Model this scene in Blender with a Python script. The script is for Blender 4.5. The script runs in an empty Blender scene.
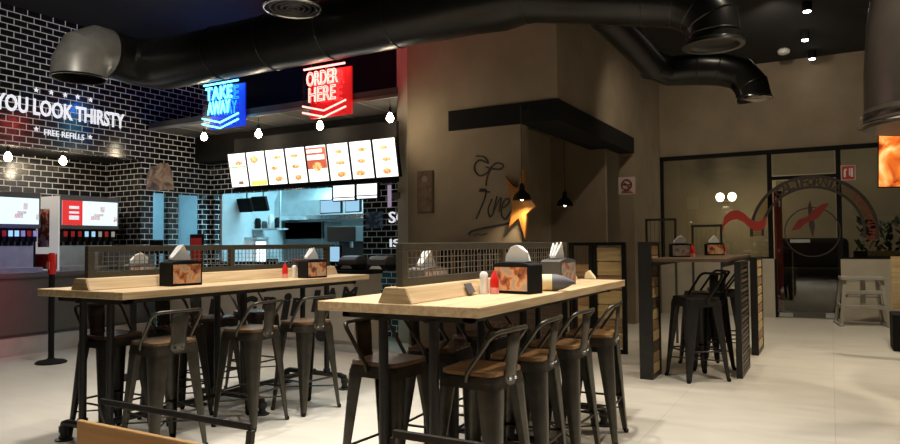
import bpy, math, random
from mathutils import Vector, Matrix
random.seed(7)
PI = math.pi
COL = bpy.context.scene.collection
sc = bpy.context.scene

# ------------------------------------------------------------------ camera
F, YAW, PIT, ROL, CH = 675.0, math.radians(29.373), math.radians(1.835), math.radians(0.492), 1.40
f0 = Vector((-math.sin(YAW)*math.cos(PIT), math.cos(YAW)*math.cos(PIT), math.sin(PIT)))
r0 = Vector((math.cos(YAW), math.sin(YAW), 0)); u0 = r0.cross(f0)
RR = math.cos(ROL)*r0 - math.sin(ROL)*u0
UU = math.sin(ROL)*r0 + math.cos(ROL)*u0
CP = Vector((0, 0, CH))
cd = bpy.data.cameras.new('camera'); cam = bpy.data.objects.new('camera', cd); COL.objects.link(cam)
cd.sensor_width = 36; cd.lens = F/900*36; cd.clip_start = 0.05; cd.clip_end = 100
m = Matrix.Identity(4)
for i in range(3):
    m[i][0] = RR[i]; m[i][1] = UU[i]; m[i][2] = -f0[i]; m[i][3] = CP[i]
cam.matrix_world = m
sc.camera = cam
def at(px, py, X=None, Y=None, Z=None):
    d = f0 + RR*((px-450)/F) + UU*((222-py)/F)
    t = X/d.x if X is not None else (Y/d.y if Y is not None else (Z-CH)/d.z)
    return CP + d*t

# ------------------------------------------------------------------ materials
def nt(name):
    m = bpy.data.materials.new(name); m.use_nodes = True
    n = m.node_tree; b = n.nodes['Principled BSDF']
    return m, n, b
def L(n, a, b): n.links.new(a, b)
def mat(name, col, rough=0.5, metal=0.0, var=0.0, scale=8.0, bump=0.0, spec=None):
    m, n, b = nt(name)
    b.inputs['Base Color'].default_value = (*col, 1); b.inputs['Roughness'].default_value = rough
    b.inputs['Metallic'].default_value = metal
    if spec is not None: b.inputs['Specular IOR Level'].default_value = spec
    tc = n.nodes.new('ShaderNodeTexCoord'); no = n.nodes.new('ShaderNodeTexNoise')
    no.inputs['Scale'].default_value = scale; no.inputs['Detail'].default_value = 5
    L(n, tc.outputs['Object'], no.inputs['Vector'])
    cr = n.nodes.new('ShaderNodeValToRGB')
    v = max(var, 0.04)
    cr.color_ramp.elements[0].position = 0.3; cr.color_ramp.elements[1].position = 0.7
    cr.color_ramp.elements[0].color = (*[c*(1-v) for c in col], 1)
    cr.color_ramp.elements[1].color = (*[min(1, c*(1+v)) for c in col], 1)
    L(n, no.outputs['Fac'], cr.inputs['Fac']); L(n, cr.outputs['Color'], b.inputs['Base Color'])
    if bump:
        bp = n.nodes.new('ShaderNodeBump'); bp.inputs['Strength'].default_value = bump; bp.inputs['Distance'].default_value = 0.01
        L(n, no.outputs['Fac'], bp.inputs['Height']); L(n, bp.outputs['Normal'], b.inputs['Normal'])
    return m
def emis(name, col, s):
    m, n, b = nt(name)
    b.inputs['Base Color'].default_value = (*[c*0.5 for c in col], 1)
    b.inputs['Emission Color'].default_value = (*col, 1); b.inputs['Emission Strength'].default_value = s
    return m
def wood(name, c1, c2, axis='Y', rough=0.45, scale=1.0):
    m, n, b = nt(name)
    tc = n.nodes.new('ShaderNodeTexCoord'); mp = n.nodes.new('ShaderNodeMapping')
    s = {'X': (0.6, 9, 9), 'Y': (9, 0.6, 9), 'Z': (9, 9, 0.6)}[axis]
    mp.inputs['Scale'].default_value = [k*scale for k in s]
    L(n, tc.outputs['Object'], mp.inputs['Vector'])
    no = n.nodes.new('ShaderNodeTexNoise'); no.inputs['Scale'].default_value = 3.5; no.inputs['Detail'].default_value = 6
    no.inputs['Distortion'].default_value = 0.6
    L(n, mp.outputs['Vector'], no.inputs['Vector'])
    cr = n.nodes.new('ShaderNodeValToRGB')
    cr.color_ramp.elements[0].position = 0.32; cr.color_ramp.elements[1].position = 0.68
    cr.color_ramp.elements[0].color = (*c1, 1); cr.color_ramp.elements[1].color = (*c2, 1)
    L(n, no.outputs['Fac'], cr.inputs['Fac']); L(n, cr.outputs['Color'], b.inputs['Base Color'])
    b.inputs['Roughness'].default_value = rough
    bp = n.nodes.new('ShaderNodeBump'); bp.inputs['Strength'].default_value = 0.15; bp.inputs['Distance'].default_value = 0.004
    L(n, no.outputs['Fac'], bp.inputs['Height']); L(n, bp.outputs['Normal'], b.inputs['Normal'])
    return m
def brick(name):
    m, n, b = nt(name)
    g = n.nodes.new('ShaderNodeNewGeometry'); sp = n.nodes.new('ShaderNodeSeparateXYZ'); sn = n.nodes.new('ShaderNodeSeparateXYZ')
    L(n, g.outputs['Position'], sp.inputs[0]); L(n, g.outputs['True Normal'], sn.inputs[0])
    ab = n.nodes.new('ShaderNodeMath'); ab.operation = 'ABSOLUTE'; L(n, sn.outputs['X'], ab.inputs[0])
    gt = n.nodes.new('ShaderNodeMath'); gt.operation = 'GREATER_THAN'; gt.inputs[1].default_value = 0.5; L(n, ab.outputs[0], gt.inputs[0])
    mx = n.nodes.new('ShaderNodeMix'); mx.data_type = 'FLOAT'
    L(n, gt.outputs[0], mx.inputs[0]); L(n, sp.outputs['X'], mx.inputs[2]); L(n, sp.outputs['Y'], mx.inputs[3])
    cb = n.nodes.new('ShaderNodeCombineXYZ'); L(n, mx.outputs[0], cb.inputs[0]); L(n, sp.outputs['Z'], cb.inputs[1])
    bt = n.nodes.new('ShaderNodeTexBrick'); L(n, cb.outputs[0], bt.inputs['Vector'])
    bt.inputs['Scale'].default_value = 1; bt.inputs['Brick Width'].default_value = 0.178; bt.inputs['Row Height'].default_value = 0.089
    bt.inputs['Mortar Size'].default_value = 0.006; bt.inputs['Mortar Smooth'].default_value = 0.1
    bt.inputs['Color1'].default_value = (0.006, 0.006, 0.008, 1); bt.inputs['Color2'].default_value = (0.012, 0.012, 0.014, 1)
    bt.inputs['Mortar'].default_value = (0.75, 0.75, 0.75, 1)
    L(n, bt.outputs['Color'], b.inputs['Base Color'])
    mr = n.nodes.new('ShaderNodeMapRange'); mr.inputs[3].default_value = 0.16; mr.inputs[4].default_value = 0.8
    L(n, bt.outputs['Fac'], mr.inputs[0]); L(n, mr.outputs[0], b.inputs['Roughness'])
    bp = n.nodes.new('ShaderNodeBump'); bp.inputs['Strength'].default_value = 0.3; bp.inputs['Distance'].default_value = 0.003; bp.invert = True
    L(n, bt.outputs['Fac'], bp.inputs['Height']); L(n, bp.outputs['Normal'], b.inputs['Normal'])
    return m
def floor_mat():
    m, n, b = nt('floor_tiles')
    tc = n.nodes.new('ShaderNodeTexCoord')
    bt = n.nodes.new('ShaderNodeTexBrick'); L(n, tc.outputs['Object'], bt.inputs['Vector'])
    bt.offset = 0.0
    bt.inputs['Scale'].default_value = 1; bt.inputs['Brick Width'].default_value = 1.2; bt.inputs['Row Height'].default_value = 0.6
    bt.inputs['Mortar Size'].default_value = 0.0025
    bt.inputs['Color1'].default_value = (0.56, 0.535, 0.475, 1); bt.inputs['Color2'].default_value = (0.60, 0.57, 0.505, 1)
    bt.inputs['Mortar'].default_value = (0.43, 0.41, 0.36, 1)
    no = n.nodes.new('ShaderNodeTexNoise'); no.inputs['Scale'].default_value = 2.2; no.inputs['Detail'].default_value = 8
    mp = n.nodes.new('ShaderNodeMapping'); mp.inputs['Scale'].default_value = (1, 3.5, 1)
    L(n, tc.outputs['Object'], mp.inputs[0]); L(n, mp.outputs[0], no.inputs['Vector'])
    mx = n.nodes.new('ShaderNodeMix'); mx.data_type = 'RGBA'; mx.blend_type = 'MULTIPLY'; mx.inputs[0].default_value = 0.45
    cr = n.nodes.new('ShaderNodeValToRGB'); cr.color_ramp.elements[0].position = 0.3; cr.color_ramp.elements[1].position = 0.75
    cr.color_ramp.elements[0].color = (0.72, 0.71, 0.7, 1); cr.color_ramp.elements[1].color = (1, 1, 1, 1)
    L(n, no.outputs['Fac'], cr.inputs['Fac'])
    L(n, bt.outputs['Color'], mx.inputs[6]); L(n, cr.outputs['Color'], mx.inputs[7]); L(n, mx.outputs[2], b.inputs['Base Color'])
    mr = n.nodes.new('ShaderNodeMapRange'); mr.inputs[3].default_value = 0.34; mr.inputs[4].default_value = 0.5
    L(n, no.outputs['Fac'], mr.inputs[0]); L(n, mr.outputs[0], b.inputs['Roughness'])
    return m
def glass_mat(name, tint, refl=1.0):
    m = bpy.data.materials.new(name); m.use_nodes = True; n = m.node_tree
    n.nodes.clear()
    o = n.nodes.new('ShaderNodeOutputMaterial'); t = n.nodes.new('ShaderNodeBsdfTransparent'); g = n.nodes.new('ShaderNodeBsdfGlossy')
    t.inputs[0].default_value = (*tint, 1); g.inputs['Roughness'].default_value = 0.02
    fr = n.nodes.new('ShaderNodeFresnel'); fr.inputs['IOR'].default_value = 1.5
    mu = n.nodes.new('ShaderNodeMath'); mu.operation = 'MULTIPLY'; mu.inputs[1].default_value = 2.0*refl; mu.use_clamp = True
    L(n, fr.outputs[0], mu.inputs[0])
    mx = n.nodes.new('ShaderNodeMixShader'); L(n, mu.outputs[0], mx.inputs[0]); L(n, t.outputs[0], mx.inputs[1]); L(n, g.outputs[0], mx.inputs[2])
    L(n, mx.outputs[0], o.inputs[0])
    return m
def picture_mat(name, stops, s=0.0, scale=6.0):
    """blotchy printed or glowing picture"""
    m, n, b = nt(name)
    tc = n.nodes.new('ShaderNodeTexCoord'); no = n.nodes.new('ShaderNodeTexNoise'); no.inputs['Scale'].default_value = scale
    no.inputs['Detail'].default_value = 3; no.inputs['Distortion'].default_value = 0.8
    L(n, tc.outputs['Object'], no.inputs['Vector'])
    cr = n.nodes.new('ShaderNodeValToRGB'); e = cr.color_ramp.elements
    while len(e) < len(stops): e.new(0.5)
    for i, (p, c) in enumerate(stops): e[i].position = p; e[i].color = (*c, 1)
    L(n, no.outputs['Fac'], cr.inputs['Fac'])
    L(n, cr.outputs['Color'], b.inputs['Base Color'])
    if s:
        L(n, cr.outputs['Color'], b.inputs['Emission Color']); b.inputs['Emission Strength'].default_value = s
    return m

M = {}
M['floor'] = floor_mat()
M['brick'] = brick('black_glazed_brick_tile')
M['ceil'] = mat('black_ceiling_paint', (0.012, 0.012, 0.013), 0.85, var=0.1)
M['stucco'] = mat('brown_grey_stucco', (0.262, 0.207, 0.143), 0.9, var=0.12, scale=2.2, bump=0.15)
M['stucco_lt'] = mat('beige_stucco', (0.50, 0.45, 0.36), 0.8, var=0.08, scale=3, bump=0.1)
M['kerb'] = mat('grey_kerb', (0.5, 0.48, 0.45), 0.6, var=0.08)
M['black'] = mat('black_steel', (0.02, 0.019, 0.018), 0.4, 0.3, var=0.15, scale=20)
M['blackmat'] = mat('black_matt', (0.008, 0.008, 0.008), 0.85, spec=0.2)
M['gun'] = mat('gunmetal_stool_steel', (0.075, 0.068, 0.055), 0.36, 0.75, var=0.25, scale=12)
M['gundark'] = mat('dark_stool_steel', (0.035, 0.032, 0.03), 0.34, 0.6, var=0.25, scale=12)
M['duct'] = mat('black_duct_metal', (0.014, 0.014, 0.0135), 0.30, 0.4, var=0.2, scale=6)
M['ductgrey'] = mat('grey_duct_metal', (0.30, 0.29, 0.265), 0.42, 0.4, var=0.15, scale=6)
M['pine'] = wood('pale_pine_boards', (0.50, 0.345, 0.185), (0.71, 0.54, 0.33), 'Y')
M['pineend'] = wood('pine_end_grain', (0.34, 0.23, 0.11), (0.62, 0.46, 0.26), 'X', scale=1.6)
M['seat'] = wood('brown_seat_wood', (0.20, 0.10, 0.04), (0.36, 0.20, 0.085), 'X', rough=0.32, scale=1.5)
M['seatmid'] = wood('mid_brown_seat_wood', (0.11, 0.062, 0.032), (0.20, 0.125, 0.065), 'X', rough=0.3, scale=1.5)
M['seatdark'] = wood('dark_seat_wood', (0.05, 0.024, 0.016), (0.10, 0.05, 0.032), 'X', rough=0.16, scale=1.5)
M['oak'] = wood('orange_oak', (0.52, 0.29, 0.11), (0.68, 0.41, 0.18), 'X', rough=0.35)
M['plank'] = wood('brown_plank', (0.22, 0.13, 0.06), (0.42, 0.27, 0.13), 'X', rough=0.6)
M['planklt'] = wood('light_plank', (0.45, 0.31, 0.14), (0.62, 0.46, 0.22), 'X', rough=0.6)
M['plankdk'] = wood('dark_plank', (0.06, 0.035, 0.02), (0.13, 0.08, 0.045), 'X', rough=0.6)
M['frame'] = mat('olive_grey_frame_steel', (0.085, 0.08, 0.062), 0.5, 0.3, var=0.1)
M['wire'] = mat('grey_wire', (0.42, 0.42, 0.40), 0.35, 0.7)
M['wiredk'] = mat('dark_wire', (0.10, 0.10, 0.10), 0.4, 0.6)
M['white'] = mat('white_plastic', (0.8, 0.8, 0.78), 0.4)
M['paper'] = mat('white_napkin_paper', (0.86, 0.86, 0.85), 0.9)
M['kraft'] = mat('cream_napkin_paper', (0.75, 0.64, 0.4), 0.9)
M['red'] = mat('red_plastic', (0.65, 0.02, 0.015), 0.3)
M['reddk'] = mat('dark_red_vinyl', (0.24, 0.022, 0.018), 0.5)
M['decal'] = mat('dark_brown_vinyl', (0.04, 0.03, 0.024), 0.6)
M['glass'] = glass_mat('shopfront_glass', (0.78, 0.78, 0.74), 1.1)
M['acryl'] = glass_mat('clear_acrylic', (0.95, 0.95, 0.95), 0.08)
M['steel'] = mat('brushed_steel', (0.55, 0.57, 0.58), 0.35, 0.7, var=0.1)
M['steelpanel'] = mat('kitchen_wall_panel', (0.6, 0.63, 0.65), 0.4, 0.1, var=0.06)
M['chrome'] = mat('chrome', (0.75, 0.75, 0.74), 0.15, 1.0)
M['counter'] = mat('grey_counter_top', (0.14, 0.135, 0.13), 0.35)
M['cabinet'] = mat('grey_cabinet', (0.13, 0.12, 0.11), 0.5)
M['cream'] = mat('cream_counter_front', (0.55, 0.50, 0.42), 0.5)
M['darkgrey'] = mat('dark_grey_plastic', (0.09, 0.088, 0.088), 0.45)
M['bright'] = emis('bulb_glow', (1.0, 0.86, 0.62), 30)
M['bulbsoft'] = emis('globe_glow', (1.0, 0.88, 0.66), 9)
M['spotglow'] = emis('spot_glow', (1.0, 0.97, 0.9), 25)
M['menu'] = emis('menu_backlight', (1.0, 0.985, 0.94), 1.6)
M['menulow'] = emis('order_screen_backlight', (0.95, 0.97, 1.0), 1.5)
M['bluescr'] = emis('kitchen_screen_glow', (0.35, 0.62, 0.85), 0.9)
M['neonb'] = emis('blue_neon', (0.02, 0.35, 1.0), 2.5)
M['neonbl'] = emis('pale_blue_neon', (0.14, 0.74, 1.0), 4.0)
M['neonr'] = emis('red_neon', (1.0, 0.05, 0.05), 2.0)
M['neonrl'] = emis('pale_red_neon', (1.0, 0.26, 0.22), 4.0)
M['bluepan'] = emis('blue_sign_back', (0.004, 0.03, 0.9), 0.45)
M['redpan'] = emis('red_sign_back', (0.85, 0.008, 0.012), 0.38)
M['sign_w'] = emis('emissive_white_lettering', (0.92, 0.93, 1.0), 0.75)  # white lettering that emits its own colour
M['star'] = wood('orange_star_wood', (0.30, 0.115, 0.018), (0.45, 0.19, 0.035), 'Z', rough=0.5)
M['chairgrey'] = mat('grey_beige_plastic', (0.36, 0.34, 0.29), 0.5)
M['leaf'] = mat('dark_green_leaves', (0.02, 0.05, 0.02), 0.6, var=0.4)
M['burger'] = picture_mat('burger_print', [(0.32, (0.05, 0.02, 0.02)), (0.45, (0.42, 0.13, 0.05)), (0.55, (0.75, 0.42, 0.2)), (0.65, (0.45, 0.35, 0.28))], 0, 14)
M['burgergrey'] = picture_mat('faded_print', [(0.35, (0.20, 0.17, 0.16)), (0.5, (0.45, 0.40, 0.36)), (0.62, (0.35, 0.14, 0.10))], 0, 14)
M['fire'] = picture_mat('screen_flames', [(0.36, (0.25, 0.03, 0.005)), (0.46, (0.8, 0.16, 0.015)), (0.56, (1.0, 0.5, 0.15)), (0.66, (1.0, 0.9, 0.65))], 1.1, 3.2)
M['foodw'] = picture_mat('screen_food', [(0.35, (0.55, 0.16, 0.05)), (0.5, (0.95, 0.5, 0.2)), (0.62, (0.95, 0.85, 0.4))], 0.9, 30)
M['cola'] = picture_mat('drink_poster', [(0.40, (0.12, 0.02, 0.015)), (0.5, (0.5, 0.04, 0.03)), (0.6, (0.62, 0.50, 0.42))], 0, 9)
M['poster'] = picture_mat('brown_poster', [(0.35, (0.09, 0.055, 0.035)), (0.6, (0.16, 0.11, 0.075))], 0, 9)
M['muralpic'] = picture_mat('faded_mural', [(0.35, (0.06, 0.05, 0.05)), (0.5, (0.35, 0.22, 0.16)), (0.65, (0.45, 0.42, 0.33))], 0, 5)
M['drinkpic'] = picture_mat('drink_print', [(0.35, (0.55, 0.18, 0.22)), (0.5, (0.75, 0.66, 0.70)), (0.62, (0.35, 0.45, 0.40))], 0.8, 25)
M['sidepanel'] = emis('pale_glow_panel', (0.85, 0.82, 0.78), 0.38)  # glow added to whiten the side panel, which lies in shadow
M['flat_black'] = mat('black_lettering', (0.01, 0.01, 0.01), 0.5)

# ------------------------------------------------------------------ mesh builder
class MB:
    def __init__(s): s.v = []; s.f = []; s.mi = []; s.cur = 0
    def add(s, vs, fs, T=None):
        o = len(s.v)
        s.v += [tuple(T @ Vector(p)) if T else tuple(p) for p in vs]
        s.f += [tuple(i+o for i in f) for f in fs]; s.mi += [s.cur]*len(fs); return s
    def box(s, x0, x1, y0, y1, z0, z1, T=None):
        v = [(x, y, z) for x in (x0, x1) for y in (y0, y1) for z in (z0, z1)]
        return s.add(v, [(0,1,3,2),(4,6,7,5),(0,4,5,1),(2,3,7,6),(0,2,6,4),(1,5,7,3)], T)
    def sweep(s, pts, rad, n=16, caps=True, T=None, closed=False):
        pts = [Vector(p) for p in pts]; N = len(pts)
        if not isinstance(rad, (list, tuple)): rad = [rad]*N
        tang = []
        for i in range(N):
            if closed: t = (pts[(i+1) % N]-pts[i-1])
            elif i == 0: t = pts[1]-pts[0]
            elif i == N-1: t = pts[-1]-pts[-2]
            else: t = (pts[i+1]-pts[i]).normalized()+(pts[i]-pts[i-1]).normalized()
            tang.append(t.normalized())
        a = Vector((0,0,1)) if abs(tang[0].z) < 0.9 else Vector((1,0,0))
        u = tang[0].cross(a).normalized(); vs = []
        for i in range(N):
            u = (u - tang[i]*u.dot(tang[i])).normalized(); w = tang[i].cross(u)
            k = 1.0
            if 0 < i < N-1:
                c = (pts[i]-pts[i-1]).normalized().dot(tang[i]); k = 1/max(c, 0.7)
            for j in range(n):
                an = 2*PI*j/n
                vs.append(pts[i] + (u*math.cos(an)+w*math.sin(an))*rad[i]*(1+(k-1)*0.5))
        fs = []
        for i in range(N if closed else N-1):
            b = ((i+1) % N)*n
            for j in range(n): fs.append((i*n+j, i*n+(j+1)%n, b+(j+1)%n, b+j))
        if caps and not closed: fs.append(tuple(range(n-1,-1,-1))); fs.append(tuple((N-1)*n+j for j in range(n)))
        return s.add(vs, fs, T)
    def tube(s, a, b, r, r2=None, n=12, T=None): return s.sweep([a, b], [r, r if r2 is None else r2], n, T=T)
    def lathe(s, prof, c=(0,0,0), n=24, T=None):
        vs = []; fs = []
        for r, z in prof:
            for j in range(n):
                a = 2*PI*j/n; vs.append((c[0]+r*math.cos(a), c[1]+r*math.sin(a), c[2]+z))
        for i in range(len(prof)-1):
            for j in range(n): fs.append((i*n+j, i*n+(j+1)%n, (i+1)*n+(j+1)%n, (i+1)*n+j))
        fs.append(tuple(range(n-1,-1,-1))); fs.append(tuple((len(prof)-1)*n+j for j in range(n)))
        return s.add(vs, fs, T)
    def prism(s, poly, T, d):
        """poly in local xy, extruded along local z from 0 to d"""
        k = len(poly); vs = [(x, y, 0) for x, y in poly]+[(x, y, d) for x, y in poly]
        fs = [tuple(range(k-1,-1,-1)), tuple(range(k, 2*k))]+[(i, (i+1)%k, k+(i+1)%k, k+i) for i in range(k)]
        return s.add(vs, fs, T)
    def build(s, name, m, parent=None, bevel=0, smooth=None, loc=None):
        me = bpy.data.meshes.new(name); me.from_pydata(s.v, [], s.f)
        for x in (m if isinstance(m, (list, tuple)) else [m]): me.materials.append(x)
        for p, i in zip(me.polygons, s.mi): p.material_index = i
        me.update()
        import bmesh
        bm = bmesh.new(); bm.from_mesh(me); bmesh.ops.recalc_face_normals(bm, faces=bm.faces); bm.to_mesh(me); bm.free()
        if smooth is not None:
            me.shade_smooth(); me.set_sharp_from_angle(angle=math.radians(smooth))
        o = bpy.data.objects.new(name, me); COL.objects.link(o)
        if parent: o.parent = parent
        if loc: o.location = loc
        if bevel:
            b = o.modifiers.new('bevel', 'BEVEL'); b.width = bevel; b.segments = 2; b.limit_method = 'ANGLE'
        return o
def tag(o, label=None, cat=None, group=None, kind=None):
    if label: o['label'] = label
    if cat: o['category'] = cat
    if group: o['group'] = group
    if kind: o['kind'] = kind
    return o
def thing(name, label, cat, loc=(0,0,0), rz=0, group=None):
    o = bpy.data.objects.new(name, None); COL.objects.link(o); o.location = loc; o.rotation_euler = (0, 0, rz)
    o.empty_display_size = 0.1
    return tag(o, label, cat, group)
def struct(name, mb, m): 
    o = mb.build(name, m); o['kind'] = 'structure'; return o
def children(o): return [c for c in bpy.data.objects if c.parent == o]
def copy_tree(o, parent=None):
    c = o.copy(); COL.objects.link(c)
    if parent: c.parent = parent
    for ch in children(o): copy_tree(ch, c)
    return c
def Rz(a): return Matrix.Rotation(a, 4, 'Z')
def Tr(x, y, z): return Matrix.Translation((x, y, z))
BX = lambda *a: MB().box(*a)

def frame(origin, xdir, ydir):
    x = Vector(xdir).normalized(); y = Vector(ydir).normalized(); z = x.cross(y)
    m = Matrix.Identity(4)
    for i in range(3): m[i][0] = x[i]; m[i][1] = y[i]; m[i][2] = z[i]; m[i][3] = origin[i]
    return m
def text(name, s, m, T, w, h, parent=None, ext=0.004, tube=0.0, spacing=1.0, bold=0.0):
    """lettering fitted into w x h with its lower left corner at T's origin"""
    c = bpy.data.curves.new(name, 'FONT'); c.body = s; c.size = 1; c.space_character = spacing
    c.resolution_u = 3
    if bold: c.offset = bold
    if tube: c.fill_mode = 'NONE'
    o = bpy.data.objects.new('tmp', c); COL.objects.link(o)
    bpy.context.view_layer.update()
    dg = bpy.context.evaluated_depsgraph_get()
    me = bpy.data.meshes.new_from_object(o.evaluated_get(dg))
    xs = [v.co.x for v in me.vertices]; ys = [v.co.y for v in me.vertices]
    x0, x1, y0, y1 = min(xs), max(xs), min(ys), max(ys)
    sx = w/(x1-x0); sy = h/(y1-y0)
    bpy.data.objects.remove(o)
    mb = MB()
    if tube:
        vs = [Vector(((v.co.x-x0)*sx, (v.co.y-y0)*sy, ext)) for v in me.vertices]
        for e in me.edges:
            a, b = vs[e.vertices[0]], vs[e.vertices[1]]
            if (a-b).length > 1e-5: mb.sweep([a, b], tube, 6, T=T)
    else:
        vs = [((v.co.x-x0)*sx, (v.co.y-y0)*sy) for v in me.vertices]
        mb.add([(x, y, ext) for x, y in vs], [tuple(p.vertices) for p in me.polygons], T)
        # side walls on boundary edges
        cnt = {}
        for p in me.polygons:
            ks = list(p.vertices)
            for i in range(len(ks)):
                a, b = ks[i], ks[(i+1) % len(ks)]; k = (min(a, b), max(a, b)); cnt.setdefault(k, []).append((a, b))
        for k, l in cnt.items():
            if len(l) == 1:
                a, b = l[0]
                mb.add([(*vs[a], ext), (*vs[b], ext), (*vs[b], 0), (*vs[a], 0)], [(0, 1, 2, 3)], T)
    bpy.data.meshes.remove(me)
    return mb.build(name, m, parent)
def poly_at(pix, **kw): return [at(px, py, **kw) for px, py in pix]

# ------------------------------------------------------------------ setting
ZC = 4.71; XL = -9.70; XA = -10.6; YE = 7.05; YB = 8.46; XW = -2.92; YK = 7.945; YR = 11.64; YG = 13.75; ZK = 3.195
struct('floor', BX(-11, 6, -3.5, YG+0.1, -0.1, 0), M['floor'])
struct('ceiling', BX(-11, 6, -3.5, 20, ZC, ZC+0.1), M['ceil'])
wl = MB()
wl.box(XL-0.25, XL, -3.5, YE, 2.80, ZC)                                   # header over the drinks alcove
struct('wall_left_header', wl, M['brick']); wl = MB(); struct('wall_left_alcove', BX(XA-0.1, XA, -3.5, YE, 0, 2.8), M['brick'])
wl.box(XA, XL-0.12, YE, YE+0.12, 0, ZC)
struct('ceiling_alcove', BX(XA-0.1, XL-0.25, -3.5, YE, 2.80, 2.84), M['blackmat'])
d0, d1, d2, d3 = [at(px, 215, X=XL).y for px in (153, 168.5, 178.5, 202)]
wl.box(XL-0.12, XL, YE, d0, 0, ZC); wl.box(XL-0.12, XL, d0, d3, 2.28, ZC); wl.box(XL-0.12, XL, d1, d2, 0, 2.28); wl.box(XL-0.12, XL, d3, YB+0.12, 0, ZC)
struct('wall_left', wl, M['brick'])
# back wall with kitchen opening
ox0 = at(215, 195, Y=YB).x; ox1 = at(363, 186, Y=YB).x
oz0, oz1 = 1.12, 2.32
wb = MB(); wb.box(XL, ox0, YB, YB+0.12, 0, 3.3); wb.box(ox1, -4.0, YB, YB+0.12, 0, 3.3); wb.box(ox0, ox1, YB, YB+0.12, oz1, 3.3); wb.box(ox0, ox1, YB, YB+0.12, 0, oz0)
struct('wall_back', wb, M['brick'])
struct('wall_back_upper', BX(XL, -4.0, YB-0.02, YB+0.12, 3.42, ZC), M['blackmat'])
# stucco block: pillar, star wall, bulkhead, far pillar
xe = at(521, 200, Y=YK).x; xk0 = at(408, 200, Y=YK).x
ws = MB(); ws.box(xk0, xe, YK, YK+0.25, 0, ZC); ws.box(xe, XW, YK, YK+0.25, ZK, ZC)
ws.box(XW-0.25, XW, YK+0.25, YR, ZK, ZC); ws.box(XW-0.25, XW, YR, YG, 0, ZC)
struct('wall_bulkhead', ws, M['stucco'])
xp = at(397.5, 200, Y=YK+0.1).x
struct('wall_pilaster', BX(xp, xk0, YK+0.1, YK+0.5, 0, ZC), M['stucco_lt'])
wr = MB(); xs = at(551, 200, Y=10.8).x
wr.box(xs-0.1, xs, YK+0.25, 10.8, 0, ZK); wr.box(xs, XW-0.25, 10.8, 10.9, 0, ZK)
struct('wall_recess', wr, M['stucco'])
hx0 = at(449, 120, Y=YK).x
struct('trim_1', MB().box(hx0, XW+0.02, YK-0.02, YK+0.02, ZK-0.27, ZK+0.0).box(xe+0.01, XW+0.02, YK+0.02, 10.79, ZK-0.27, ZK-0.005).box(XW-0.24, XW+0.02, 10.79, YR-0.01, ZK-0.27, ZK-0.005), M['blackmat'])
struct('wall_right', BX(4.6, 4.7, -3.5, YG, 0, ZC), M['stucco'])
struct('wall_front', BX(-11, 4.6, -3.6, -3.5, 0, ZC), M['stucco'])
# glass front
ZG = 3.03
xm1 = at(770, 200, Y=YG).x; xm2 = at(839, 200, Y=YG).x
wg = MB(); wg.box(XW, 4.6, YG, YG+0.15, ZG+0.03, ZC)
struct('wall_far', wg, M['stucco'])
lw = MB(); lw.box(XW, xm1+0.05, YG-0.06, YG+0.1, 0, 1.07); lw.box(xm2, 4.6, YG-0.06, YG+0.1, 0, 1.07)
struct('wall_low', lw, M['stucco_lt'])
fr = MB(); fr.box(XW, 4.6, YG-0.03, YG+0.04, ZG-0.03, ZG+0.05)
fr.box(XW, XW+0.06, YG-0.03, YG+0.04, 1.07, ZG)
for x in (xm1, xm2): fr.box(x-0.04, x+0.04, YG-0.035, YG+0.045, 1.07 if x == xm1 else 0, ZG)
fr.box(xm1+0.05, xm1+0.09, YG-0.03, YG+0.04, 0, 1.07)
fr.box(XW, xm1, YG-0.03, YG+0.03, 1.07, 1.10); fr.box(xm2, 4.6, YG-0.03, YG+0.03, 1.07, 1.10)
fr.box(xm1, xm2, YG-0.03, YG+0.04, 2.52, 2.58)
w1 = thing('window_1', None, None); w1['kind'] = 'structure'
fr.build('window_frame', M['blackmat'], w1)
MB().box(XW+0.06, xm1-0.04, YG, YG+0.012, 1.10, ZG-0.03).box(xm2+0.04, 4.55, YG, YG+0.012, 1.10, ZG-0.03).build('pane', M['glass'], w1)
d1o = thing('door_1', None, None); d1o['kind'] = 'structure'
MB().box(xm1+0.1, xm2-0.05, YG, YG+0.012, 0.02, 2.50).box(xm1+0.05, xm2-0.05, YG, YG+0.012, 2.60, ZG-0.03).build('pane', M['glass'], d1o)
p = at(800, 241, Y=YG-0.02)
MB().box(p.x-0.16, p.x+0.16, YG-0.05, YG-0.02, p.z-0.03, p.z+0.03).build('door_handle', M['steel'], d1o)
p = at(787, 316, Y=YG); q = at(831, 317, Y=YG)
MB().box(p.x-0.12, p.x+0.1, YG-0.02, YG+0.03, 0.02, 0.09).box(q.x-0.08, q.x+0.1, YG-0.02, YG+0.03, 0.02, 0.11).build('door_patch_fitting', M['steel'], d1o)
# corridor outside
struct('floor_outside', BX(-11, 9, YG+0.1, 20, -0.1, 0), mat('corridor_floor', (0.16, 0.15, 0.13), 0.3, var=0.1))
struct('wall_outside', BX(-11, 9, 18.5, 18.6, 0, ZC), mat('corridor_wall', (0.16, 0.14, 0.105), 0.7, var=0.25, scale=0.6))
xb = at(727, 200, Y=16.5).x
struct('wall_glass_reflection', BX(-9, 8, 17.0, 17.1, 0, ZC), mat('reflection_beige', (0.35, 0.295, 0.205), 0.7, var=0.12, scale=0.8))  # added wall, its beige stands in for reflections in the glass
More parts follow.
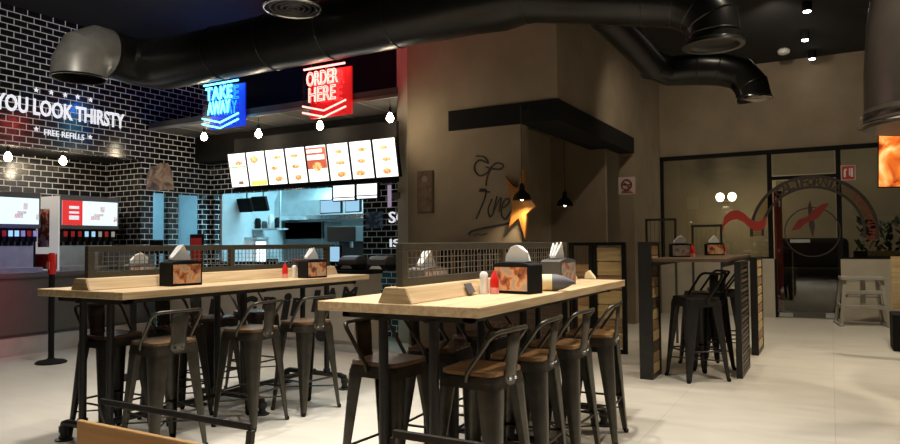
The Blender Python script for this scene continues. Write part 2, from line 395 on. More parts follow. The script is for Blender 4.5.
# kitchen shell
struct('wall_kitchen_back', BX(-9.55, -3.9, 11.6, 11.7, 0, 3.0), M['steelpanel'])
struct('wall_kitchen_left', BX(-9.65, -9.55, YB+0.13, 11.7, 0, 3.0), M['steelpanel'])
struct('wall_kitchen_right', BX(-4.5, -4.4, YB+0.13, 11.6, 0, 3.0), M['steelpanel'])
struct('ceiling_kitchen', BX(-9.6, -4.4, YB+0.13, 11.6, 2.9, 3.0), M['steelpanel'])
ks = MB(); ks.box(-11.6, -11.5, YE+0.13, YB+0.9, 0, 2.9); ks.box(-11.5, XL-0.13, YB+0.8, YB+0.9, 0, 2.9); ks.box(-11.5, XL-0.13, YE+0.13, YB+0.8, 2.9, 3.0)
struct('wall_passage', ks, M['steelpanel'])
# service canopy
YCN = 7.19; XCE = at(398, 100, Y=YCN).x
cz = MB(); cz.prism([(XL, YCN), (XCE, YCN), (xp-0.01, YK+0.1), (xp-0.01, YB), (XL, YB)], Tr(0, 0, 3.31), 0.11)
struct('ceiling_canopy', cz, mat('grey_canopy_board', (0.10, 0.095, 0.09), 0.45, var=0.1))
cj = MB(); cj.box(XL, XCE, YCN-0.02, YCN, 3.29, 3.33)
for i in range(7):
    x = XL+0.6+i*0.72
    if x > XCE: break
    cj.box(x-0.011, x+0.011, YCN, YB, 3.303, 3.312)
struct('trim_2', cj, M['wire'])
struct('trim_3', BX(XL, xp-0.02, YB-0.35, YB-0.0, 2.86, 3.305), M['blackmat'])

# lettering on the brick wall
def onleft(px0, pyb, px1, pyt, extra=0): pass
XT = XL+0.0006
def wall_text(name, s, label, p0, p1, h, m=M['sign_w'], ext=0.012, bold=0.0):
    a = at(*p0, X=XT); b = at(*p1, X=XT)
    o = text(name, s, m, frame(a, (0, 1, 0), (0, 0, 1)), b.y-a.y, h, ext=ext, bold=bold)
    return tag(o, label, 'lettering')
h1 = at(26, 102.5, X=XT).z-at(26, 113.6, X=XT).z
y0 = at(26, 113.6, X=XT)
T0 = frame((XT, at(-6, 109, X=XT).y, y0.z), (0, 1, 0), (0, 0, 1))
o = text('wall_lettering', 'YOU LOOK THIRSTY', M['sign_w'], T0, at(124, 129, X=XT).y-at(-6, 109, X=XT).y, h1*1.5, ext=0.015, bold=0.022)
tag(o, 'large white words YOU LOOK THIRSTY on the black brick wall', 'lettering')
o = text('wall_lettering', 'FREE REFILLS', M['sign_w'], frame((XT, at(44, 134, X=XT).y, at(44, 135, X=XT).z), (0, 1, 0), (0, 0, 1)), at(84, 138, X=XT).y-at(44, 134, X=XT).y, 0.085, ext=0.012)
tag(o, 'small white words FREE REFILLS under the large line on brick', 'lettering')
def star_poly(r, ri, n=5, rot=PI/2): return [((r if i % 2 == 0 else ri)*math.cos(rot+i*PI/n), (r if i % 2 == 0 else ri)*math.sin(rot+i*PI/n)) for i in range(2*n)]
for px, py, s in [(36, 90, 'first star from the left of the arc'), (51, 92.5, 'second star of the arc'), (65, 95, 'middle star of the arc'), (77.5, 97, 'fourth star of the arc'), (90.5, 100, 'last star at the right of the arc'), (36, 129, 'lone star left of FREE REFILLS'), (90, 137, 'lone star right of FREE REFILLS')]:
    c = at(px, py, X=XT)
    tag(MB().prism(star_poly(0.04, 0.017), frame(c, (0, 1, 0), (0, 0, 1)), 0.01).build('star_emblem', M['sign_w']), 'small white star on black brick, '+s, 'star', 'small stars around the wall lettering')

# ------------------------------------------------------------------ ducts
DY = 6.0
def duct(name, label, pts, rads, rings, m, mouth=None, n=28):
    r = thing(name, label, 'duct', pts[0])
    o = Vector(pts[0])
    loc = [Vector(p)-o for p in pts]
    MB().sweep(loc, rads, n, caps=False).build('duct_pipe', m, r, smooth=25)
    # plain seam rings only around the outside
    for i, dr in rings:
        mb = MB()
        p = loc[i]; d = (loc[min(i+1, len(loc)-1)]-loc[max(i-1, 0)]).normalized()
        a = Vector((0,0,1)) if abs(d.z) < 0.9 else Vector((1,0,0)); u = d.cross(a).normalized(); w = d.cross(u)
        mb.sweep([p+(u*math.cos(2*PI*k/n)+w*math.sin(2*PI*k/n))*rads[i] for k in range(n)], dr, 6, closed=True)
        mb.build('seam_ring', m, r, smooth=40)
    return r
straight = [(-7.6+0.9*k, DY, 3.85) for k in range(6)]
pts = [(-8.18, 5.06, 3.52), (-8.18, 5.06, 3.68), (-8.18, 5.14, 3.84), (-8.18, 5.30, 3.93), (-8.18, 5.50, 3.93), (-8.14, 5.76, 3.90), (-7.98, 5.93, 3.87), (-7.75, DY, 3.85)] + straight[1:]
pts = [p for p in pts] + [(-2.75, DY, 3.83), (-2.45, DY, 3.80)]
rads = [0.315, 0.305, 0.305, 0.305, 0.305, 0.31, 0.32, 0.33]+[0.33]*5+[0.33, 0.27]
pts += [(-1.9, DY, 3.66), (-1.35, DY, 3.54), (-1.08, DY, 3.48), (-0.92, DY, 3.38), (-0.83, DY, 3.26), (-0.82, DY, 3.14), (-0.82, DY, 3.05)]
rads += [0.24, 0.235, 0.235, 0.23, 0.22, 0.215, 0.215]
md = duct('ventilation_duct', 'long thick black ventilation duct with down-turned elbows at both ends under the ceiling', pts, rads,
     [(0, 0.014), (1, 0.008), (2, 0.006), (3, 0.006), (4, 0.006), (6, .006), (8, .01), (9, .01), (10, .01), (11, .01), (14, .01), (16, .006), (17, .006), (18, .006), (19, .010), (20, .008), (21, .012)], M['duct'])
fl = MB().lathe([(0.225, 0.03), (0.245, 0.01), (0.25, -0.01), (0.22, -0.01), (0.17, 0.02)], n=32).build('outlet_flange', M['duct'], md, smooth=30)
fl.location = Vector(pts[-1])-Vector(pts[0])
elb = MB().sweep([Vector(p)-Vector(pts[0]) for p in [(-8.18, 5.06, 3.515), (-8.18, 5.06, 3.68), (-8.18, 5.14, 3.84), (-8.18, 5.30, 3.93), (-8.18, 5.42, 3.93)]], [0.32, 0.31, 0.31, 0.31, 0.31], 28, caps=False).build('elbow_sleeve', M['ductgrey'], md, smooth=20)
tag(elb, 'bare grey metal elbow sleeve')
pts2 = [(-2.05, 6.30, 3.82), (-2.0, 6.9, 3.78), (-1.92, 7.6, 3.68), (-1.85, 8.35, 3.56), (-1.70, 8.6, 3.52), (-1.35, 8.62, 3.50), (-1.10, 8.62, 3.46), (-0.88, 8.62, 3.38), (-0.77, 8.62, 3.23), (-0.74, 8.62, 3.07)]
md2 = duct('ventilation_duct', 'slimmer black branch duct running back to a second outlet in front of the far wall', pts2, [0.17]*5+[0.19]*5, [(0, .01), (1, .008), (3, .01), (5, .008), (6, .006), (7, .006), (8, .006)], M['duct'])
fl = MB().lathe([(0.19, 0.02), (0.205, 0.005), (0.207, -0.005), (0.19, -0.005), (0.15, 0.01)], n=32).build('outlet_flange', M['chrome'], md2, smooth=30)
fl.location = Vector(pts2[-1])-Vector(pts2[0])
# big cylinder at the right edge
pc = Vector((0.82, 6.75, 0)); r = thing('ventilation_duct', 'large vertical grey-brown metal flue hanging at the right edge', 'duct', (pc.x+0.03, pc.y, 2.33))
mb = MB().lathe([(0.58, 0.0), (0.60, 0.02), (0.60, 0.05), (0.585, 0.07), (0.585, 0.10), (0.60, 0.12), (0.575, 0.16), (0.57, 0.5), (0.54, 0.9), (0.47, 1.4), (0.38, 2.0), (0.36, 2.37)], n=48)
mb.build('flue_body', mat('bronze_flue_metal', (0.075, 0.066, 0.057), 0.36, 0.5, var=0.15, scale=3), r, smooth=30)
MB().lathe([(0.615, 0.0), (0.625, 0.01), (0.615, 0.02)], (0, 0, 0.02), 48).build('flue_rim', M['chrome'], r, smooth=30)
# round ceiling vent
c = at(293, 8, Y=5.35)
r = thing('ceiling_diffuser', 'round slotted air diffuser hanging before the long duct, its rim glinting blue and red', 'vent', c)
MB().tube((0, 0, 0.01), (0, 0, ZC-c.z), 0.012, n=10).build('hanging_stem', M['blackmat'], r)
MB().box(-0.28, 0.28, -0.006, 0.006, 0.0, 0.012).box(-0.006, 0.006, -0.28, 0.28, 0.0, 0.012).build('ring_support', M['wiredk'], r)
for k, rr_ in enumerate((0.30, 0.24, 0.18, 0.12, 0.06)):
    mb = MB().sweep([(rr_*math.cos(2*PI*i/40), rr_*math.sin(2*PI*i/40), 0) for i in range(40)], 0.014 if k else 0.022, 8, closed=True)
    mb.build('diffuser_ring', M['chrome'] if k == 0 else M['wiredk'], r, smooth=60)
# smoke detector, ceiling spots
c = at(784, 58, Z=ZC); c = Vector((c.x, c.y, ZC))
c = at(784, 62, Y=12.9); r = thing('smoke_detector', 'small pale smoke detector on the black ceiling before the far wall', 'smoke detector', (c.x, c.y, ZC))
MB().lathe([(0.05, -0.10), (0.09, -0.08), (0.10, -0.03), (0.07, 0)], n=20).build('detector_body', M['white'], r, smooth=40)
for i, (px, py, w) in enumerate([(807, 9, 'topmost'), (805, 38, 'middle'), (812, 57, 'lowest')]):
    c = at(px, py, Z=ZC-0.10)
    r = thing('ceiling_spotlight', 'small lit spotlight on the black ceiling, %s of the three' % w, 'spotlight', (c.x, c.y, ZC), 0, 'row of three ceiling spotlights')
    MB().lathe([(0.05, -0.13), (0.065, -0.12), (0.065, -0.02), (0.05, 0)], n=20).build('spot_housing', M['blackmat'], r, smooth=40)
    MB().lathe([(0.045, -0.145), (0.048, -0.132)], n=20).build('spot_lens', M['spotglow'], r)

# ------------------------------------------------------------------ neon signs
def neon(px0, px1, ptop, pbot, lines, label, mt, ml, mp, Y):
    a = at(px0, ptop, Y=Y); b = at(px1, ptop, Y=Y); w = b.x-a.x
    zt = a.z; zb = at(px0, pbot, Y=Y).z; h = zt-zb
    r = thing('neon_sign', label, 'neon sign', (a.x, Y, zb))
    MB().box(0.02, w, 0.10, 0.12, 0, h-0.02).build('back_panel', mp, r)
    MB().box(0.0, w, -0.020, -0.016, 0, h-0.02).build('front_cover', M['acryl'], r)
    F0 = frame((0, 0, 0), (1, 0, 0), (0, 0, 1))
    hl = h*0.285
    for i, s in enumerate(lines):
        for lay, (mm, dy, tb) in enumerate([(ml, -0.03, 0.0062), (mt, 0.07, 0.004)]):
            T = frame((w*(0.10 if i == 0 else 0.15)+(0.03 if lay else 0), dy, h*(0.63 if i == 0 else 0.30)), (1, 0, 0), (0, 0, 1))
            text('neon_lettering', s, mm, T, w*(0.72 if i == 0 else 0.62), hl, r, ext=0.0, tube=tb)
    MB().tube((0, 0, h), (w*0.95, 0, h), 0.014).build('top_tube', ml, r, smooth=40)
    for k in range(2):
        z = h*(0.17-0.13*k)
        MB().sweep([(0, -0.03, z+0.04), (w*0.5, -0.03, z-h*0.08), (w, -0.03, z+0.05)], 0.012, 8).build('chevron_tube', ml if k else ml, r, smooth=40)
    for x in (0.12*w, 0.85*w): MB().tube((x, 0.05, h), (x, 0.05, ZC-zb), 0.004, n=6).build('hanging_wire', M['wiredk'], r)
    return Vector((a.x+w/2, Y, zb+h/2)), w, h
YN = 7.04
nb, nbw, nbh = neon(204, 240, 86, 129, ['TAKE', 'AWAY'], 'blue neon sign reading TAKE AWAY hanging over the counter', M['neonb'], M['neonbl'], M['bluepan'], YN)
nr, nrw, nrh = neon(304, 347, 70, 118, ['ORDER', 'HERE'], 'red neon sign reading ORDER HERE hanging over the counter', M['neonr'], M['neonrl'], M['redpan'], YN)

# ------------------------------------------------------------------ menu boards
YM = 7.56
zt, zb = 2.834, 2.301
xb0 = at(227, 155, Y=YM-0.1).x; xb1 = at(395.5, 137.5, Y=YM-0.1).x
bw = (xb1-xb0)/8
ords = ['first', 'second', 'third', 'fourth', 'fifth', 'sixth', 'seventh', 'eighth']
tiny = M['flat_black']
for i in range(8):
    extra = {0: 'a green strip', 1: 'a yellow green foot', 4: 'an orange red picture across its middle'}.get(i, 'three small food pictures')
    r = thing('menu_board', 'lit white menu board with %s, %s from the left' % (extra, ords[i]), 'menu board', (xb0+i*bw, YM, zb), 0, 'row of menu boards above the counter')
    r.rotation_euler = (0.19, 0, 0)
    H = 0.545; w = bw
    MB().box(0, w, 0.0, 0.06, 0, H).build('board_frame', M['blackmat'], r)
    MB().box(0.021, w-0.021, -0.006, 0, 0.015, H-0.015).build('lit_panel', M['menu'], r)
    rnd = random.Random(i)
    if i == 4:
        MB().box(0.021, w-0.021, -0.010, -0.006, 0.20, H-0.04).build('printed_area', emis('menu_red', (0.75, 0.16, 0.08), 0.8), r)
        MB().box(0.03, w-0.05, -0.013, -0.010, 0.33, 0.40).box(0.03, w-0.08, -0.013, -0.010, 0.43, 0.48).build('white_heading', M['menu'], r)
        MB().lathe([(0.085, 0), (0.085, 0.004)], n=24, T=frame((w/2, -0.009, 0.225), (1, 0, 0), (0, 0, 1))@Matrix.Scale(0.8, 4, (0, 1, 0))).build('food_picture', M['foodw'], r)
    else:
        ys = {0: [(0.36, 0.4)], 1: [(0.38, 0.45)], }.get(i, [(0.40, 0.43), (0.24, 0.275), (0.07, 0.12)])
        for k, (a, b) in enumerate(ys):
            cx = w*(0.5+rnd.uniform(-0.1, 0.12)); hw = 0.065+0.02*rnd.random()
            T = frame((cx, -0.006, (a+b)/2), (1, 0, 0), (0, 0, 1))
            MB().prism([((hw*math.cos(t*PI/6)), ((b-a)*0.85*math.sin(t*PI/6))) for t in range(12)], T, 0.004).build('food_picture', M['foodw'], r)
        if i == 0:
            MB().box(0.021, w-0.021, -0.010, -0.006, 0.31, 0.33).build('green_strip', emis('menu_green', (0.5, 0.8, 0.3), 0.8), r)
            MB().box(w*.45, w*.7, -0.010, -0.006, 0.05, 0.10).build('menu_text', emis('menu_brown', (0.35, 0.25, 0.15), 0.8), r)
        if i == 1:
            MB().box(0.05, w-0.022, -0.010, -0.006, 0.02, 0.09).build('yellow_foot', emis('menu_yellow', (0.9, 0.9, 0.2), 1.0), r)
tm = MB().box(xb0-0.03, xb1-0.10, YM+0.07, YM+0.13, zb-0.05, zt+0.25)
tag(tm.build('board_rail', M['blackmat']), 'black mounting rail behind the row of lit menu boards', 'rail')
for px in (230, 300, 370):
    pass
# order screens below the boards
for i, (a, b) in enumerate([((333, 186.5), (355.5, 198.5)), ((356.5, 184.5), (378, 196.5))]):
    Y = YM+0.25; p = at(*a, Y=Y); q = at(b[0], b[1], Y=Y)
    r = thing('order_screen', 'small blank white screen hanging below the menu boards, %s one' % ('left' if i == 0 else 'right'), 'screen', (p.x, Y, q.z), 0, 'blank screens below the menu boards')
    w = q.x-p.x; h = p.z-q.z+0.02
    MB().box(-0.01, w, 0.0, 0.05, -0.03, h+0.03).build('screen_frame', M['blackmat'], r)
    MB().box(0.01, w-0.02, -0.005, 0, 0.03, h).build('screen_panel', M['menulow'], r)
    MB().box(0.01, w-0.02, -0.005, 0, -0.015, 0.015).build('screen_lower_strip', M['menulow'], r)
    MB().box(w/2-0.02, w/2+0.02, 0.05, 0.07, h/2, 2.9-q.z).build('bracket', M['blackmat'], r)

# pendant bulbs
def bulb(px, py, label, top, Y=None, X=None, r_=0.052):
    c = at(px, py, Y=Y) if Y else at(px, py, X=X)
    r = thing('pendant_bulb', label, 'light bulb', c, 0, 'bare glowing bulbs over counter')
    MB().lathe([(0.012, 0.075), (0.03, 0.05), (r_, 0.0), (r_*0.8, -0.035), (0.02, -0.055)], n=18).build('glass_bulb', M['bright'], r, smooth=60)
    MB().lathe([(0.02, 0.07), (0.022, 0.13), (0.006, 0.15)], n=14).build('lamp_holder', M['black'], r, smooth=40)
    MB().tube((0, 0, 0.14), (0, 0, top-c.z), 0.004, n=6).build('cord', M['black'], r)
    li = bpy.data.lights.new('bulb_light', 'POINT'); li.energy = 9; li.color = (1, 0.80, 0.55); li.shadow_soft_size = 0.05
    lo = bpy.data.objects.new('bulb_light', li); COL.objects.link(lo); lo.location = (c.x, c.y, c.z-0.12)
for k, (px, py) in enumerate([(152, 146), (204, 137), (258.5, 134), (320, 126), (390, 118)]):
    bulb(px, py, 'bare glowing bulb under the counter canopy, %s from the left' % ords[k], 3.31, Y=7.35)
bulb(8, 157, 'bare glowing bulb above the drink machines near the left edge', 2.80, X=-9.9)
bulb(63, 161, 'bare glowing bulb above the right drink machine', 2.80, X=-9.9)

# ------------------------------------------------------------------ left counter and drink machines
XCF = -9.30
r = thing('drinks_counter', 'grey drinks counter with worktop along the left brick alcove', 'counter', (-10, 5, 0))
ca = MB().box(XA+0.005, XCF, 2.5, YE-0.02, 0.22, 1.0).build('counter_body', M['cabinet'], r); ca.location = (10, -5, 0)
o = MB().box(XA+0.005, XCF+0.04, 2.5, YE-0.02, 1.0, 1.06).build('worktop', M['counter'], r); o.location = (10, -5, 0)
for k, y in enumerate((4.1, 4.95, 5.72, 6.4)):
    dd = MB().box(XCF, XCF+0.02, y-0.36, y+0.38, 0.26, 0.96).build('cabinet_door', M['cabinet'], r, 0.004); dd.location = (10, -5, 0)
    hy = y+0.30 if k % 2 == 0 else y-0.28
    MB().box(XCF+0.02, XCF+0.045, hy-0.02, hy+0.02, 0.62, 0.72).build('handle', M['steel'], dd)
struct('baseboard_left', BX(XA, XCF+0.12, 2.5, YE-0.02, 0, 0.22), M['kerb'])

def machine(y0, y1, label, red):
    r = thing('drink_machine', label, 'drink machine', (XCF-0.95, (y0+y1)/2, 1.06))
    w = y1-y0
    MB().box(0, 0.45, -w/2, w/2, 0, 1.08).build('machine_body', M['blackmat'], r, 0.01)
    hd = MB().box(0.45, 0.56, -w/2, w/2, 0.60, 1.10).build('canopy_head', M['darkgrey'], r, 0.01)
    MB().box(0.56, 0.565, -w/2+0.03, w/2-0.03, 0.66, 1.02).build('lit_front', emis('drink_front_glow', (0.72, 0.92, 1.0), 1.1), hd)
    if red: MB().box(0.565, 0.57, -w/2+0.03, -w/2+w*0.36, 0.66, 1.02).build('red_lit_panel', emis('drink_red_glow', (0.8, 0.03, 0.03), 0.8), hd)
    k0 = -w/2+w*0.5
    mb = MB()
    for (a, b, z0, z1) in [(0.50, 0.66, 0.74, 0.80), (0.55, 0.72, 0.80, 0.84), (0.66, 0.74, 0.86, 0.95), (0.90, 0.96, 0.72, 0.80)]:
        MB().box(0.565, 0.569, -w/2+w*a, -w/2+w*b, z0, z1).build('printed_picture', M['drinkpic'], hd)
    if red:
        mb = MB()
        for (z0, z1) in [(0.90, 0.94), (0.83, 0.86), (0.74, 0.80)]: mb.box(0.57, 0.573, -w/2+w*0.14, -w/2+w*0.30, z0, z1)
        mb.build('white_label', M['sign_w'], hd)
    for i in range(8):
        y = -w/2+w*(0.1+0.8*i/7)
        col = (M['red'], M['red'], M['red'], M['bluescr'], M['bluescr'], M['white'], M['red'], M['white'])[i]
        v = MB().box(0.45, 0.55, y-0.025, y+0.025, 0.42, 0.58).build('dispensing_valve', M['blackmat'], r)
        MB().box(0.55, 0.556, y-0.028, y+0.028, 0.49, 0.57).build('flavour_badge', col, v)
        MB().tube((0.50, y, 0.36), (0.50, y, 0.42), 0.012, n=8).build('nozzle', M['darkgrey'], v)
    MB().box(0.45, 0.62, -w/2, w/2, 0.0, 0.06).build('drip_tray', M['steel'], r)
    MB().box(0.45, 0.455, -w/2+0.04, w/2-0.04, 0.06, 0.36).build('splash_back', M['steel'], r)
    if red:
        MB().box(-0.05, 0.56, -w/2-0.02, -w/2, 0.0, 1.08).build('side_panel', M['sidepanel'], r)
        MB().box(0.05, 0.34, -w/2-0.024, -w/2-0.02, 0.34, 0.90).build('bottle_picture', M['cola'], r)
        MB().box(-0.03, 0.54, -w/2-0.024, -w/2-0.02, 0.02, 0.24).build('red_base_print', M['red'], r)
ya = at(60, 200, X=XCF-0.39).y; yb_ = at(119, 200, X=XCF-0.39).y
machine(ya, yb_, 'drink machine with a red and white lit front beside a drinks poster panel', True)
machine(at(-14, 200, X=XCF-0.39).y, at(41, 200, X=XCF-0.39).y, 'drink machine with an all white lit front at the left edge', False)
# dispensers on the counter right of the machine
c = at(128, 247, X=XCF-0.35)
r = thing('lid_rack', 'dark steel box rack standing on the drinks counter beside the machine', 'rack', (XCF-0.25, YE-0.32, 1.06))
MB().box(-0.18, 0.2, -0.30, 0.30, 0.0, 0.05).box(-0.18, -0.14, -0.3, 0.3, 0.05, 0.32).build('rack_body', M['darkgrey'], r)
MB().box(0.14, 0.2, -0.3, 0.0, 0.05, 0.22).box(0.14, 0.2, 0.02, 0.3, 0.05, 0.22).build('rack_drawers', M['cabinet'], r)

# ------------------------------------------------------------------ main service counter
YCF = 7.0
r = thing('service_counter', 'long service counter with a cream front painted with big black letters', 'counter', (-7, YCF, 0))
def loc(o): o.location = (7, -YCF, 0); return o
loc(MB().box(XCF+0.2, xp+0.02, YCF, YCF+0.6, 0.15, 1.0).build('counter_body', M['cream'], r))
loc(MB().box(XCF+0.2, xp+0.02, YCF-0.04, YCF+0.65, 1.0, 1.06).build('worktop', M['blackmat'], r))
loc(MB().box(XCF+0.2, xp+0.02, YCF+0.03, YCF+0.6, 0.0, 0.15).build('kick_plate', M['kerb'], r))
def cl(s, px0, py0, px1, py1, sh=0.25):
    a = at(px0, py1, Y=YCF-0.002); b = at(px1, py0, Y=YCF-0.002)
    T = frame((a.x, YCF-0.001, a.z), (1, 0, 0), (0, 0, 1)) @ Matrix(((1, sh, 0, 0), (0, 1, 0, 0), (0, 0, 1, 0), (0, 0, 0, 1)))
    o = text('painted_letter', s, M['flat_black'], T, (b.x-a.x)*0.82, b.z-a.z, r, ext=0.003, bold=0.05); o.location = (7, -YCF, 0)
for s, a, b, c, d in [('I', 206, 299, 217, 328), ('G', 239, 296, 258, 318), ('r', 261, 297, 278, 314), ('i', 280, 293, 289, 320), ('l', 311, 290, 318, 312), ('r', 290, 298, 306, 316), ('A', 322, 288, 341, 306), ('M', 341, 287, 358, 302), ('e', 314, 327, 329, 341)]:
    cl(s, a, b, c, d)
# left part, dark cabinet wing seen above table
# things on service counter
def pos(px, label, py=268):
    c = at(px, py, Y=YCF+0.3)
    r = thing('receipt_printer', label, 'printer', (c.x, YCF+0.3, 1.06))
    MB().box(-0.17, 0.17, -0.16, 0.16, 0.0, 0.07).build('printer_base', M['blackmat'], r, 0.02)
    MB().prism([(-0.16, 0.07), (0.16, 0.07), (0.14, 0.15), (0.06, 0.19), (-0.08, 0.185), (-0.15, 0.14)], frame((-0.15, 0, 0), (0, 1, 0), (0, 0, 1)), 0.29).build('printer_cover', M['darkgrey'], r, 0.02)
    MB().prism([(-0.10, 0.0), (0.10, 0.0), (0.06, 0.04), (-0.06, 0.04)], frame((0, -0.165, 0.02), (1, 0, 0), (0, 0, 1)), 0.004).build('paper_slot', M['white'], r)
pos(354, 'black till printer with pale slot on the service counter, left one of two')
pos(383, 'black till printer with pale slot on the service counter, beside the pillar')
c = at(331, 262, Y=YCF+0.25)
r = thing('till_monitor', 'small till monitor with a blue screen on the service counter', 'monitor', (c.x, YCF+0.3, 1.06))
MB().box(-0.10, 0.10, -0.08, 0.08, 0, 0.02).box(-0.02, 0.02, -0.02, 0.02, 0.02, 0.10).build('monitor_stand', M['blackmat'], r)
MB().box(-0.15, 0.15, -0.03, 0.0, 0.09, 0.33).build('monitor_case', M['blackmat'], r)
MB().box(-0.13, 0.13, -0.034, -0.03, 0.11, 0.31).build('monitor_screen', M['bluescr'], r)
# red backed board, black box
c = at(197, 249, Y=YCF+0.2)
r = thing('promotion_stand', 'upright red promotion stand with black edge on the counter', 'stand', (c.x, YCF+0.2, 1.06))
MB().box(-0.15, 0.15, -0.015, 0.015, 0.0, 0.52).build('stand_frame', M['blackmat'], r, 0.01)
MB().box(-0.12, 0.12, -0.02, -0.015, 0.05, 0.46).build('red_card', M['red'], r)
c = at(158, 236, Y=YCF+0.2)
r = thing('till_monitor', 'black monitor seen from behind, left of the red stand', 'monitor', (c.x-0.02, YCF+0.2, 1.06))
MB().box(-0.02, 0.02, 0, 0.03, 0.02, 0.25).box(-0.1, 0.1, -0.07, 0.1, 0, 0.02).build('monitor_stand', M['blackmat'], r)
MB().box(-0.16, 0.16, -0.03, 0.0, 0.22, 0.44).build('monitor_case', M['blackmat'], r, 0.01)

# mural of faded figures on brick
c0 = at(146, 192, X=XL+0.003); c1 = at(172, 165, X=XL+0.003)
pp = [at(x, y, X=XL+0.003) for x, y in [(146, 190), (147, 174), (151, 166), (156, 166), (160, 163), (168, 163), (172, 172), (174, 190)]]
o = MB().prism([(p.y, p.z) for p in pp], frame((XL+0.003, 0, 0), (0, 1, 0), (0, 0, 1)), 0.004).build('wall_sticker', M['muralpic'])
tag(o, 'faded brown sticker of small pictures on the dark brick above the blue doorway', 'sticker')

# ------------------------------------------------------------------ kitchen equipment
r = thing('extractor_hood', 'wide pale steel extractor hood inside the kitchen opening', 'extractor hood', (-7, 10.2, 1.9))
ha = at(268, 216, Y=9.9); hb = at(330, 214, Y=9.9)
hx0, hx1 = ha.x, hb.x
MB().prism([(0, 0), (0.9, 0), (0.9, 0.95), (0.35, 0.95), (0, 0.35)], frame((hx0+7, -0.3, 0.0), (0, 1, 0), (0, 0, 1)), hx1-hx0+0.9).build('hood_canopy', M['steel'], r)
MB().box(hx0+7, hx1+7.9, -0.32, -0.30, -0.02, 0.06).build('hood_lip', M['chrome'], r)
def unit(name, label, cat, px0, px1, Y, z0, z1, depth=0.5, m=M['steel'], shelves=0):
    a = at(px0, 240, Y=Y); b = at(px1, 240, Y=Y); w = b.x-a.x
    r = thing(name, label, cat, (a.x, Y, z0)); h = z1-z0
    if shelves:
        mb = MB()
        for x in (0, w-0.03):
            for y in (0, depth-0.03): mb.box(x, x+0.03, y, y+0.03, 0, h)
        mb.build('posts', m, r)
        for k in range(shelves): MB().box(0, w, 0, depth, h*(k+0.3)/shelves, h*(k+0.3)/shelves+0.03).build('shelf', m, r)
    else:
        MB().box(0, w, 0, depth, 0, h).build('cabinet_body', m, r, 0.01)
        MB().box(0.03, w-0.03, -0.015, 0, 0.1, h*0.75).build('cabinet_door', m, r, 0.005)
        MB().box(0, w, 0.0, depth*0.1, h*0.82, h).build('control_strip', M['darkgrey'], r)
    return r
unit('kitchen_shelf', 'steel shelf unit at the left inside the kitchen opening', 'shelf', 222, 234, 9.95, 0, 2.0, 0.3, M['steel'], 4)
unit('holding_cabinet', 'pale steel heated cabinet standing under the kitchen hood', 'cabinet', 250, 281, 10.2, 0, 1.55, 0.6)
unit('fridge', 'dark grey fridge standing at the right of the kitchen opening', 'fridge', 285, 322, 10.1, 0, 1.85, 0.6, M['darkgrey'])
unit('prep_table', 'low steel preparation table behind the service counter', 'table', 246, 318, 9.0, 0, 0.95, 0.5)
for i in range(7):
    c = at(263+i*9, 252, Y=9.2)
    w = 0.10+0.03*(i % 3)
    r = MB().box(-w/2, w/2, -0.1, 0.1, 0, 0.10+0.05*((i*2) % 3)).build('food_container', [M['steel'], M['blackmat'], M['white'], M['steel'], M['red'], M['darkgrey'], M['white']][i], None, 0.01)
    r.location = (c.x, 9.2, 0.95)
    tag(r, '%s food container on the kitchen preparation table, %s from the left' % (['steel', 'black', 'white', 'tall steel', 'red', 'dark grey', 'small white'][i], ords[i]), 'container', 'containers on the kitchen table')
for i, (a, b) in enumerate([((320, 200), (341, 213)), ((345, 199), (360, 212))]):
    Y = 8.9; p = at(*a, Y=Y); q = at(*b, Y=Y); w = q.x-p.x; h = p.z-q.z
    r = thing('kitchen_monitor', 'kitchen order monitor with pale blue screen, %s of two' % ('left' if i == 0 else 'right'), 'monitor', (p.x, Y, q.z), 0, 'order monitors in the kitchen opening')
    MB().box(0, w, 0, 0.05, 0, h).build('monitor_case', M['blackmat'], r)
    MB().box(0.015, w-0.015, -0.005, 0, 0.015, h-0.015).build('monitor_screen', M['bluescr'], r)
    MB().tube((w/2, 0.06, 0), (w/2, 0.06, 2.9-q.z), 0.015).build('monitor_pole', M['darkgrey'], r)
for i, (a, b) in enumerate([((237, 199), (252, 212)), ((254, 197), (268, 211))]):
    Y = 9.0; p = at(*a, Y=Y); q = at(*b, Y=Y); w = q.x-p.x; h = p.z-q.z
    r = thing('kitchen_monitor', 'dark monitor tilted down under the kitchen ceiling, %s of two' % ('left' if i == 0 else 'right'), 'monitor', (p.x, Y, q.z), 0, 'dark monitors at the left of the kitchen')
    MB().box(0, w, 0, 0.05, 0, h, Matrix.Rotation(0.3, 4, 'X')).build('monitor_case', M['blackmat'], r)
    MB().tube((w/2, 0.06, h/2), (w/2, 0.06, 2.9-q.z), 0.015).build('monitor_pole', M['darkgrey'], r)
r = thing('coffee_machine', 'dark coffee machine on the counter behind the opening at right', 'coffee machine', (at(340, 240, Y=8.8).x, 8.85, 0.95))
MB().box(-0.3, 0.3, 0.0, 0.35, 0.0, 0.15).box(-0.3, 0.3, 0.2, 0.35, 0.15, 0.5).box(-0.3, 0.3, -0.02, 0.35, 0.5, 0.75).build('machine_body', M['darkgrey'], r, 0.01)
for x in (-0.15, 0.15): MB().tube((x, 0.06, 0.40), (x, 0.06, 0.5), 0.03).build('spout', M['steel'], r)
unit('back_counter', 'dark counter carrying the coffee machine in the kitchen', 'counter', 322, 362, 8.8, 0, 0.94, 0.45, M['darkgrey'])

